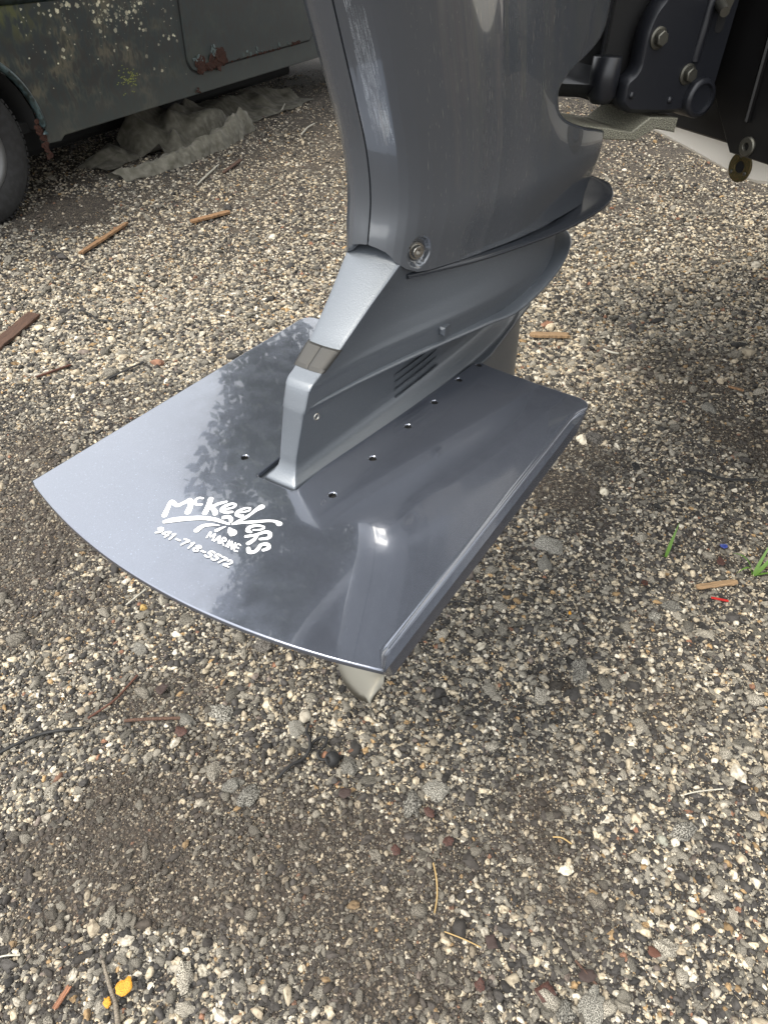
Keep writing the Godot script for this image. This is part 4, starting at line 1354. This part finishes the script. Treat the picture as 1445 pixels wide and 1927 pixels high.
func propeller(m: Node3D) -> void:
	var c := V(0.29, 0, -0.27)
	var st := begin()
	lathe(st, [Vector2(0.0, -0.07), Vector2(0.048, -0.07), Vector2(0.05, -0.065), Vector2(0.056, 0.0), Vector2(0.058, 0.11), Vector2(0.0, 0.11)], c, Vector3(0, 0, -1), 32, 1, [1, 4])
	var hub := obj("propeller", st, mats.propeller_steel, m)
	for b in 3:
		st = begin()
		var a0 := -49.4 * D2R + TAU * b / 3
		var rows := []
		for side in [1.0, -1.0]:
			for j in 17:
				var t := j / 16.0
				var r := lerpf(0.05, 0.2036, t)
				var half := 0.050 * (1.0 if t < 0.6 else sqrt(max(1.0 - pow((t - 0.6) / 0.4, 2.0), 0.0))) * (0.8 + 0.2 * t)
				var row := []
				for i in 11:
					var w := lerpf(-1, 1, i / 10.0)
					var tw := lerpf(0.95, 0.55, t)
					var ang: float = a0 + (w * half * cos(tw)) / max(r, 0.08) + 0.22 * t
					var ax := -w * half * sin(tw) + 0.11 * t + 0.010 * (1.0 - w * w)
					var th := (0.0055 - 0.0035 * t) * (1.0 - w * w) + 0.0008
					row.append(c + Vector3(cos(ang) * r, sin(ang) * r, ax + th * side))
				if side > 0: rows.append(row)
				else: rows.append(row)
		skin(st, rows.slice(0, 17), false, [], [], 1)
		skin(st, rows.slice(17), false, [], [], 100, true)
		obj("blade", st, mats.propeller_steel, hub)

# ------------------------------------------------------------------ small things on the gravel
func sliver(called: String, label: String, cat: String, pts: Array, width: float, thick: float, m: String, group := "") -> void:
	# a flat splinter between two ground points with ragged ends
	var a := gp(pts[0]); var b := gp(pts[1])
	var mid := (a + b) / 2
	var d := b - a
	var l := d.length()
	var o := base(called, mid + Vector3(0, 0.010, 0), 0)
	tag(o, label, cat, group)
	var x := d.normalized(); var y := Vector3.UP.cross(x).normalized(); var z := x.cross(y)
	var bs := Basis(x, y, z).rotated(x, rng.randf_range(-0.25, 0.25))
	var poly := PackedVector2Array()
	var n := 9
	for i in n + 1: poly.append(Vector2(lerpf(-0.5, 0.5, i / float(n)) * l + rng.randf_range(-0.03, 0.03) * width, -width / 2 * (1.0 - rng.randf() * 0.22) * (0.82 if i == 0 or i == n else 1.0)))
	poly.append(Vector2(l * 0.5 + width * rng.randf_range(-0.3, 0.3), 0))
	for i in n + 1: poly.append(Vector2(lerpf(0.5, -0.5, i / float(n)) * l + rng.randf_range(-0.03, 0.03) * width, width / 2 * (1.0 - rng.randf() * 0.22) * (0.82 if i == 0 or i == n else 1.0)))
	poly.append(Vector2(-l * 0.5 + width * rng.randf_range(-0.3, 0.3), 0))
	var st := begin()
	slab(st, poly, 0.0, thick, min(thick, width) * 0.1, Transform3D(bs, Vector3.ZERO), Vector2(3.0, 12.0))
	obj("splinter", st, mats[m], o)

func strand(called: String, label: String, cat: String, pts: Array, r0: float, m: String, r1 := -1.0, lift := 0.004, group := "", flat := 1.0) -> Node3D:
	var c := gp(pts[pts.size() / 2])
	var o := base(called, c)
	tag(o, label, cat, group)
	var p3 := []
	for i in pts.size(): p3.append(gp(pts[i], r0 + lift + 0.005 + 0.003 * sin(i * 2.1)) - c)
	var path := smooth_path(p3, 6)
	var rr := []
	for i in path.size(): rr.append(lerpf(r0, r0 if r1 < 0 else r1, i / float(path.size() - 1)))
	var st := begin()
	tube(st, path, rr, 8, 1, flat)
	obj("strand", st, mats[m], o)
	return o

func leaf(called: String, label: String, cat: String, pt: Array, r: float, m: String, seed_: int, thick := 0.0012, group := "", square := false) -> void:
	var c := gp(pt, 0.014)
	var o := base(called, c, seed_ * 1.3)
	tag(o, label, cat, group)
	var rr := RandomNumberGenerator.new(); rr.seed = seed_
	var n := 16
	var rows := [[], [], []]
	for i in n:
		var a := TAU * i / n
		var q := r * rr.randf_range(0.72, 1.1)
		if square: q = r * 0.82 / max(abs(cos(a)), abs(sin(a))) * rr.randf_range(0.92, 1.05)
		var p := Vector3(cos(a) * q, 0, sin(a) * q * 0.8)
		p.y = (p.x * p.x - p.z * p.z * 0.6) * 0.15 / r + rr.randf_range(0, 0.1) * r
		rows[0].append(Vector3(p.x * 0.5, p.y * 0.4 + thick * 1.2, p.z * 0.5)); rows[1].append(p + Vector3(0, thick, 0)); rows[2].append(p)
	var st := begin()
	skin(st, rows, true, [], [], 1)
	fan(st, rows[0], 1, true)
	fan(st, rows[2], 90)
	obj("flake", st, mats[m], o)

func stone(called: String, label: String, pt: Array, r: float, kind: int, c: Color, seed_: int) -> void:
	var o := MeshInstance3D.new()
	o.name = called
	o.mesh = stone_mesh(seed_, 0.6 if kind == 0 else 0.62, 0.66, 0.9, 3)
	o.position = gp(pt, r * 0.05)
	o.rotation.y = seed_ * 0.7
	o.scale = Vector3(1.0 + 0.2 * sin(seed_ * 1.7), 1.0, 1.0 + 0.2 * cos(seed_ * 2.3)) * r
	var mm: StandardMaterial3D = (mats.stone_plain if kind == 0 else mats.stone_speckled).duplicate()
	mm.vertex_color_use_as_albedo = false
	mm.albedo_color = (c * (1.0 + 0.25 * sin(seed_ * 0.9))).linear_to_srgb()
	if kind == 1: mm.uv1_scale = Vector3.ONE * (0.36 + 0.16 * sin(seed_ * 0.37)); mm.normal_scale = 0.4
	o.material_override = mm
	add_child(o, true)
	tag(o, label, "stone")

func blade(st: SurfaceTool, a: Vector3, b: Vector3, c: Vector3, w: float) -> void:
	var rows := [[], [], []]
	var side := (c - a).cross(Vector3.UP).normalized()
	if (c - a).cross(Vector3.UP).length() < 0.01: side = Vector3.RIGHT
	for i in 11:
		var t := i / 10.0
		var p := a.lerp(b, t).lerp(b.lerp(c, t), t)
		var ww: float = w * (1.0 - pow(t, 1.8)) * 1.5 * (0.55 + 0.45 * min(t * 4.0, 1.0)) + 0.0001
		rows[0].append(p - side * ww); rows[1].append(p + Vector3(0, -ww * 0.35, 0)); rows[2].append(p + side * ww)
	skin(st, rows)

func litter() -> void:
	sliver("wood_splinter", "longest orange brown wood splinter lying on pale gravel by the van tyre", "wood chip", [[-1533, -3442], [-1438, -3916]], 0.036, 0.012, "wood_orange", "wood splinters on the gravel")
	sliver("wood_splinter", "short split orange wood chip between the van tyre and the cowl", "wood chip", [[-1075, -3916], [-897, -4096]], 0.04, 0.014, "wood_orange", "wood splinters on the gravel")
	sliver("wood_splinter", "dark reddish brown board end at the left edge of the picture", "wood chip", [[-1554, -2363], [-1503, -2754]], 0.062, 0.014, "wood_brown", "wood splinters on the gravel")
	sliver("bark_piece", "square ended tan fibrous bark piece behind the right half of the plate", "bark", [[602, -2562], [759, -2562]], 0.042, 0.012, "wood_tan")
	sliver("wood_splinter", "flat cracked tan wood chip below the grass tuft at the right", "wood chip", [[800, -1178], [908, -1195]], 0.017, 0.006, "wood_tan", "wood splinters on the gravel")
	sliver("wood_splinter", "bright orange curved chip in the bottom left corner", "wood chip", [[-516, -284], [-502, -316]], 0.009, 0.004, "chip_orange", "wood splinters on the gravel")
	sliver("wood_splinter", "thin reddish chip on the gravel left of the plate corner", "wood chip", [[-1293, -2230], [-1202, -2330]], 0.014, 0.006, "bark_red", "wood splinters on the gravel")
	sliver("wood_splinter", "short brown chip by the white straw near the cowl", "wood chip", [[-1071, -4906], [-1005, -5234]], 0.03, 0.01, "wood_brown", "wood splinters on the gravel")
	sliver("wood_splinter", "small tan chip on dark gravel right of the plate", "wood chip", [[1254, -2155], [1295, -2125]], 0.012, 0.006, "wood_orange", "wood splinters on the gravel")
	strand("dry_stick", "pale grey dry stick beside the yellow paint flake at the bottom left", "stick", [[-461, -351], [-438, -315], [-422, -290], [-408, -260]], 0.0025, "wood_grey", 0.0045)
	strand("twig", "thin bent red brown twig on dark soil left of the rubber ball", "twig", [[-632, -798], [-591, -835], [-573, -875], [-556, -908]], 0.0025, "bark_red")
	strand("twig", "straight brown twig ending at a grey lump of conglomerate", "twig", [[-552, -792], [-494, -795], [-435, -799]], 0.0038, "wood_brown")
	strand("twig", "short dark brown twig lying across a square dead leaf near the bottom", "twig", [[315, -352], [328, -333], [342, -319]], 0.0022, "wood_brown")
	strand("cable", "black cable curving out of the left edge below the plate", "cable", [[-807, -703], [-765, -734], [-726, -760], [-684, -769], [-631, -773]], 0.0034, "black_rubber")
	var loop := strand("cable", "thin black cable hooked out from under the plate's right edge", "cable", [[102, -1090], [124, -1124], [158, -1133], [195, -1131], [223, -1117]], 0.0026, "black_rubber")
	strand("strap", "flat black strap lying on gravel at the right edge", "strap", [[931, -1666], [982, -1647], [1023, -1624], [1075, -1611], [1127, -1608]], 0.006, "black_rubber", -1.0, 0.006, "", 0.35)
	strand("strap", "short black strip on pale gravel left of the plate", "strap", [[-1034, -2204], [-978, -2262], [-924, -2338]], 0.006, "black_rubber", -1.0, 0.006, "", 0.4)
	strand("strap", "thin curved black strip above the short black strap", "strap", [[-1325, -2786], [-1265, -2744], [-1205, -2698], [-1125, -2673]], 0.0045, "black_rubber", -1.0, 0.006, "", 0.4)
	strand("white_straw", "white straw on sunny gravel left of the cowl", "straw", [[-1195, -4643], [-1168, -4856], [-1144, -5112]], 0.005, "white_straw")
	strand("white_straw", "white straw beside the tarpaulin's right end", "straw", [[-907, -6849], [-909, -7213], [-911, -7664]], 0.006, "white_straw")
	strand("white_straw", "white straw close to the cowl's rear edge", "straw", [[-647, -5959], [-616, -6190], [-577, -6358]], 0.006, "white_straw")
	strand("white_straw", "short white sliver on dark gravel behind the plate", "straw", [[872, -2454], [894, -2423], [922, -2419]], 0.004, "white_straw")
	strand("dry_straw", "golden bent grass straw on dark gravel below the propeller", "straw", [[89, -503], [93, -476], [93, -449], [87, -422]], 0.0014, "dry_straw")
	strand("dry_straw", "long thin straw pointing at a square brown leaf", "straw", [[102, -394], [132, -383], [162, -372]], 0.0011, "dry_straw")
	strand("dry_straw", "short yellow straw between two pale pebbles", "straw", [[315, -552], [331, -549], [348, -540]], 0.0015, "dry_straw")
	strand("dry_straw", "pale straw at the left edge near the bottom", "straw", [[-645, -354], [-621, -358], [-602, -360]], 0.0014, "white_straw")
	strand("dry_straw", "pale stem just below the plate's curved edge", "straw", [[-643, -1119], [-625, -1142], [-608, -1174]], 0.0018, "white_straw")
	strand("wire", "thin red and white wire at the right edge below the grass", "wire", [[585, -631], [610, -636], [650, -644], [668, -644]], 0.0014, "white_straw")
	var ball := base("rubber_ball", gp([[-104, -701]][0], 0.014))
	tag(ball, "black rubber ball end with a shiny hole, lying by a knotted black cord", "rubber ball")
	var st := begin()
	lathe(st, [Vector2(0.0, -0.015), Vector2(0.008, -0.0135), Vector2(0.0135, -0.008), Vector2(0.0158, 0.0), Vector2(0.0145, 0.007), Vector2(0.0105, 0.0122), Vector2(0.0075, 0.0125), Vector2(0.0065, 0.010), Vector2(0.006, 0.002), Vector2(0.0, 0.001)], Vector3.ZERO, Vector3(-0.75, 0.45, 0.5).normalized(), 32)
	obj("ball_shell", st, mats.black_rubber, ball)
	var cord := strand("cord", "knotted black cord trailing from the rubber ball", "cord", [[-212, -660], [-188, -685], [-164, -702], [-152, -722], [-154, -746], [-162, -760], [-159, -780]], 0.0034, "black_rubber", -1.0, 0.007)
	st = begin()
	var q3 := []
	for q in [[-152, -722], [-145, -740], [-130, -750], [-118, -747], [-122, -731], [-134, -716], [-129, -702], [-116, -701]]: q3.append(gp(q, 0.012) - cord.position)
	tube(st, smooth_path(q3, 6), [0.0032], 8)
	obj("cord_loop", st, mats.black_rubber, cord)
	var tabp := base("rubber_tab", gp([[789, -1693]][0], 0.008), 0.3)
	tag(tabp, "small black square tab with a hole on gravel right of the plate", "tab")
	st = begin()
	slab(st, rounded([Vector2(-0.012, -0.012), Vector2(0.012, -0.012), Vector2(0.010, 0.014), Vector2(-0.010, 0.014)], 0.004), 0, 0.004, 0.001, Transform3D(Basis.from_euler(Vector3(-PI / 2 + 0.3, 0, 0)), Vector3.ZERO))
	lathe(st, [Vector2(0.006, 0.0), Vector2(0.006, 0.002), Vector2(0.003, 0.002), Vector2(0.003, 0.0)], Vector3(0, 0.006, -0.003), Vector3(0, 0.95, 0.3).normalized(), 16, 50)
	obj("tab_body", st, mats.black_rubber, tabp)
	leaf("paint_flake", "larger crusty yellow paint flake beside the grey dry stick", "paint flake", [[-413, -313]][0], 0.0155, "yellow_paint", 3, 0.003, "yellow paint flakes")
	leaf("paint_flake", "smaller yellow paint flake left of the grey dry stick", "paint flake", [[-434, -292]][0], 0.008, "yellow_paint", 4, 0.003, "yellow paint flakes")
	leaf("paint_flake", "tiny yellow flake on gravel right of the plate corner", "paint flake", [[455, -1086]][0], 0.005, "yellow_paint", 23, 0.002)
	leaf("plastic_shard", "blue plastic shard beside a brown leaf at the right", "plastic shard", [[922, -1324]][0], 0.011, "blue_plastic", 5, 0.002)
	sliver("plastic_shard", "thin bright red plastic shard below the tan chip", "plastic shard", [[822, -1140], [861, -1128]], 0.006, 0.003, "red_plastic")
	leaf("dead_leaf", "curled brown leaf between the blue shard and the grass", "leaf", [[894, -1268]][0], 0.016, "leaf_brown", 6, 0.001, "dead leaves")
	leaf("dead_leaf", "red brown leaf piece under the straight twig", "leaf", [[-424, -764]][0], 0.015, "leaf_brown", 7, 0.001, "dead leaves")
	leaf("dead_leaf", "dark leaf piece on soil between red twig and plate", "leaf", [[-492, -871]][0], 0.016, "leaf_dark", 8, 0.001, "dead leaves")
	leaf("dead_leaf", "red chip of leaf next to the two grey lumps below the propeller", "leaf", [[87, -594]][0], 0.012, "leaf_brown", 9, 0.002, "dead leaves")
	leaf("dead_leaf", "square rust brown leaf near the bottom right", "leaf", [[256, -307]][0], 0.017, "leaf_brown", 10, 0.001, "dead leaves", true)
	leaf("dead_leaf", "square dark brown leaf at the end of the long straw", "leaf", [[179, -378]][0], 0.013, "leaf_dark", 11, 0.001, "dead leaves", true)
	leaf("dead_leaf", "dark leaf lying under the short dark twig", "leaf", [[329, -330]][0], 0.015, "leaf_dark", 12, 0.001, "dead leaves")
	leaf("dead_leaf", "small red leaf fragment left of the square rust leaf", "leaf", [[153, -316]][0], 0.011, "leaf_brown", 13, 0.001, "dead leaves")
	leaf("dead_leaf", "pointed pinkish leaf fragment right of the dark twig", "leaf", [[446, -363]][0], 0.011, "bark_red", 14, 0.001, "dead leaves")
	leaf("dead_leaf", "oval red brown fragment on gravel below the cord", "leaf", [[119, -540]][0], 0.011, "leaf_brown", 15, 0.002, "dead leaves")
	leaf("dead_leaf", "small red brown fragment near the left group of pale pebbles", "leaf", [[22, -523]][0], 0.011, "leaf_brown", 16, 0.002, "dead leaves")
	leaf("dead_leaf", "brown leaf scrap on soil right of the rubber ball", "leaf", [[-76, -632]][0], 0.014, "leaf_dark", 17, 0.001, "dead leaves")
	leaf("rust_flake", "rust red flake left of the tan chip at the right", "rust flake", [[670, -1191]][0], 0.011, "rust", 18, 0.003)
	var gr := base("grass_sprout", gp([[761, -1298]][0]))
	tag(gr, "single upright green grass blade on gravel right of the plate", "grass sprout", "grass sprouts in the gravel")
	st = begin()
	blade(st, Vector3.ZERO, Vector3(0.005, 0.05, -0.01), Vector3(0.022, 0.098, -0.035), 0.0035)
	blade(st, Vector3(0.002, 0, 0), Vector3(-0.008, 0.015, 0.006), Vector3(-0.02, 0.02, 0.012), 0.0016)
	obj("blade", st, mats.grass_blade, gr)
	gr = base("grass_sprout", gp([[968, -1230]][0]))
	tag(gr, "green grass tuft with arching blades at the right edge", "grass sprout", "grass sprouts in the gravel")
	for q in [[0.03, 0.05, 0.0, 0.05, 0.075, -0.03, 0.004], [-0.02, 0.06, 0.0, -0.052, 0.02, 0.01, 0.003], [-0.025, 0.075, -0.01, -0.06, 0.055, -0.03, 0.0028], [0.03, 0.03, 0.01, 0.06, 0.03, 0.02, 0.0025], [0.02, 0.06, -0.02, 0.035, 0.085, -0.04, 0.003]]:
		st = begin()
		blade(st, Vector3.ZERO, Vector3(q[0], q[1], q[2]), Vector3(q[3], q[4], q[5]), q[6])
		obj("blade", st, mats.grass_blade, gr)
	for q in [
		[[[450, -1339]][0], 0.032, 1, "rounded grey conglomerate lump, upper of two beside the plate's right edge"],
		[[[424, -1262]][0], 0.026, 1, "pale conglomerate lump just below the rounded grey one near the plate"],
		[[[723, -1119]][0], 0.021, 1, "smooth grey speckled stone left of the tan chip"],
		[[[666, -1093]][0], 0.018, 1, "white speckled stone touching the smooth grey one"],
		[[[103, -644]][0], 0.022, 1, "upper of two grey lumps near the red leaf chip"],
		[[[55, -617]][0], 0.023, 1, "lower of two grey lumps near the red leaf chip"],
		[[[563, -563]][0], 0.025, 1, "large white speckled lump beside a square grey stone at lower right"],
		[[[-266, -632]][0], 0.022, 1, "grey speckled lump below the black cord"],
		[[[-299, -656]][0], 0.016, 1, "knobby grey stone touching the lump below the cord"],
		[[[-184, -775]][0], 0.021, 1, "grey conglomerate under the upper end of the cord"],
		[[[-73, -693]][0], 0.019, 1, "pale speckled stone right of the rubber ball"],
		[[[-424, -799]][0], 0.019, 1, "grey lump at the end of the straight twig"],
		[[[-354, -815]][0], 0.022, 1, "jagged grey lump right of the straight twig"],
		[[[-571, -986]][0], 0.020, 1, "round pale lump on dark gravel below the plate's left half"],
		[[[-285, -1005]][0], 0.024, 1, "grey brown lump just below the plate's curved edge"],
		[[[449, -932]][0], 0.024, 1, "grey lump above the dark hollow at the right"],
		[[[701, -1852]][0], 0.028, 1, "dark grey lump behind the plate's rear right corner"],
		[[[653, -1849]][0], 0.022, 0, "pale stone at the plate's rear right corner"],
		[[[658, -1565]][0], 0.018, 0, "cream stone right of the plate's right edge"],
		[[[385, -886]][0], 0.019, 0, "black brown clod of soil on pale gravel right of the propeller"],
		[[[230, -1002]][0], 0.013, 0, "white pebble alone right of the propeller blade"],
		[[[-293, -339]][0], 0.011, 0, "whitish pebble on dark soil near the bottom"],
		[[[-601, -1117]][0], 0.013, 0, "golden pebble just below the plate's curved left edge"],
		[[[329, -496]][0], 0.012, 0, "white angular pebble in dark gravel at lower right"],
		[[[477, -512]][0], 0.011, 0, "cream pebble left of the large white lump"],
		[[[327, -290]][0], 0.024, 1, "grey speckled lump at the bottom edge right of the square rust leaf"],
		[[[283, -283]][0], 0.017, 1, "pale knobby stone at the bottom edge below the square rust leaf"],
		[[[520, -550]][0], 0.014, 0, "square greenish grey stone beside the large white lump"],
		[[[-1193, -3141]][0], 0.03, 0, "whitish rock on sunny gravel left of the cowl"],
		[[[1136, -2030]][0], 0.026, 1, "grey lump on shaded gravel at the far right"]]:
		if q[1] > 0.0:
			var c := Color(0.25, 0.24, 0.215) if q[2] == 1 else Color(0.42, 0.385, 0.31)
			if "golden" in q[3]: c = Color(0.38, 0.25, 0.08)
			if "dark grey" in q[3] or "grey brown" in q[3]: c = Color(0.12, 0.11, 0.10)
			if "clod" in q[3]: c = Color(0.022, 0.018, 0.014)
			if "greenish" in q[3]: c = Color(0.22, 0.22, 0.185)
			stone("stone", q[3], q[0], q[1], q[2], c, int(q[1] * 10000) + int(abs(q[0][0])))

# ------------------------------------------------------------------ tree beyond the yard: out of the frame, but mirrored in the lacquer
func tree() -> void:
	var t := base("oak_tree", Vector3(2.6, 0, -9.4))
	tag(t, "broad oak tree beyond the yard, seen only as a reflection in the plate", "tree")
	var st := begin()
	tube(st, smooth_path([Vector3(0, -0.1, 0), Vector3(0.1, 1.6, 0), Vector3(-0.1, 3.4, 0.2), Vector3(0.1, 6.0, 0.3)], 4), [0.5, 0.42, 0.4, 0.36, 0.34, 0.32, 0.3, 0.28, 0.26, 0.24, 0.2, 0.16, 0.1], 14)
	for k in 9:
		var a := TAU * k / 9
		tube(st, smooth_path([Vector3(0, 2.6 + 0.3 * (k % 4), 0.1), Vector3(cos(a) * 1.4, 4.2 + 0.3 * (k % 3), sin(a) * 1.4), Vector3(cos(a) * 3.0, 5.4 + 0.6 * (k % 3), sin(a) * 3.0)], 4), [0.2, 0.18, 0.16, 0.14, 0.12, 0.1, 0.08, 0.06, 0.04], 8, 200 + k * 5)
	var bark := mat("bark", lin(0.12, 0.10, 0.08), 0.95)
	obj("trunk", st, bark, t)
	var lm := mat("oak_leaves", lin(0.05, 0.075, 0.03), 0.6)
	lm.backlight_enabled = true; lm.backlight = Color(0.1, 0.16, 0.05)
	st = begin()
	tri(st, Vector3(-0.5, 0, 0), Vector3(0, 0.06, 0.28), Vector3(0, 0.06, -0.28), 1)
	tri(st, Vector3(0.5, 0, 0), Vector3(0, 0.06, -0.28), Vector3(0, 0.06, 0.28), 1)
	st.generate_normals()
	var mm := MultiMesh.new()
	mm.transform_format = MultiMesh.TRANSFORM_3D
	mm.mesh = st.commit()
	var clumps := []
	var r := RandomNumberGenerator.new(); r.seed = 31
	for k in 420:
		var d := Vector3(r.randfn(), r.randfn(), r.randfn()).normalized() * pow(r.randf(), 0.36)
		clumps.append([Vector3(-0.65, 7.4, 1.4) + d * Vector3(4.6, 5.8, 3.4), r.randf_range(0.4, 0.75)])
	mm.instance_count = 110000
	for i in 110000:
		var cl = clumps[r.randi() % clumps.size()]
		var d: Vector3 = Vector3(r.randfn(), r.randfn() * 0.8, r.randfn()).normalized() * pow(r.randf(), 0.4) * cl[1]
		var b := Basis.from_euler(Vector3(r.randf() * TAU, r.randf() * TAU, r.randf() * TAU)).scaled(Vector3.ONE * r.randf_range(0.11, 0.21))
		mm.set_instance_transform(i, Transform3D(b, cl[0] + d))
	var mi := MultiMeshInstance3D.new()
	mi.name = "crown"
	mi.multimesh = mm
	mi.material_override = lm
	tag(mi, "", "", "", "stuff")
	t.add_child(mi, true)
	for q in [[7.8, -6.4, 1.9, "unseen oak tree added at the right beyond the boat hull to block bright sky"], [12.5, 4.0, 3.6, "unseen oak tree added at the right behind the camera to block bright sky"]]:
		var c := t.duplicate()  # unseen copies, added to keep bright sky off the plate edge
		c.name = "oak_tree_001" if q[0] < 12.0 else "oak_tree_002"
		add_child(c, true)
		c.position = Vector3(q[0], 0, q[1]); c.rotation.y = q[2]
		c.set_meta("label", q[3])
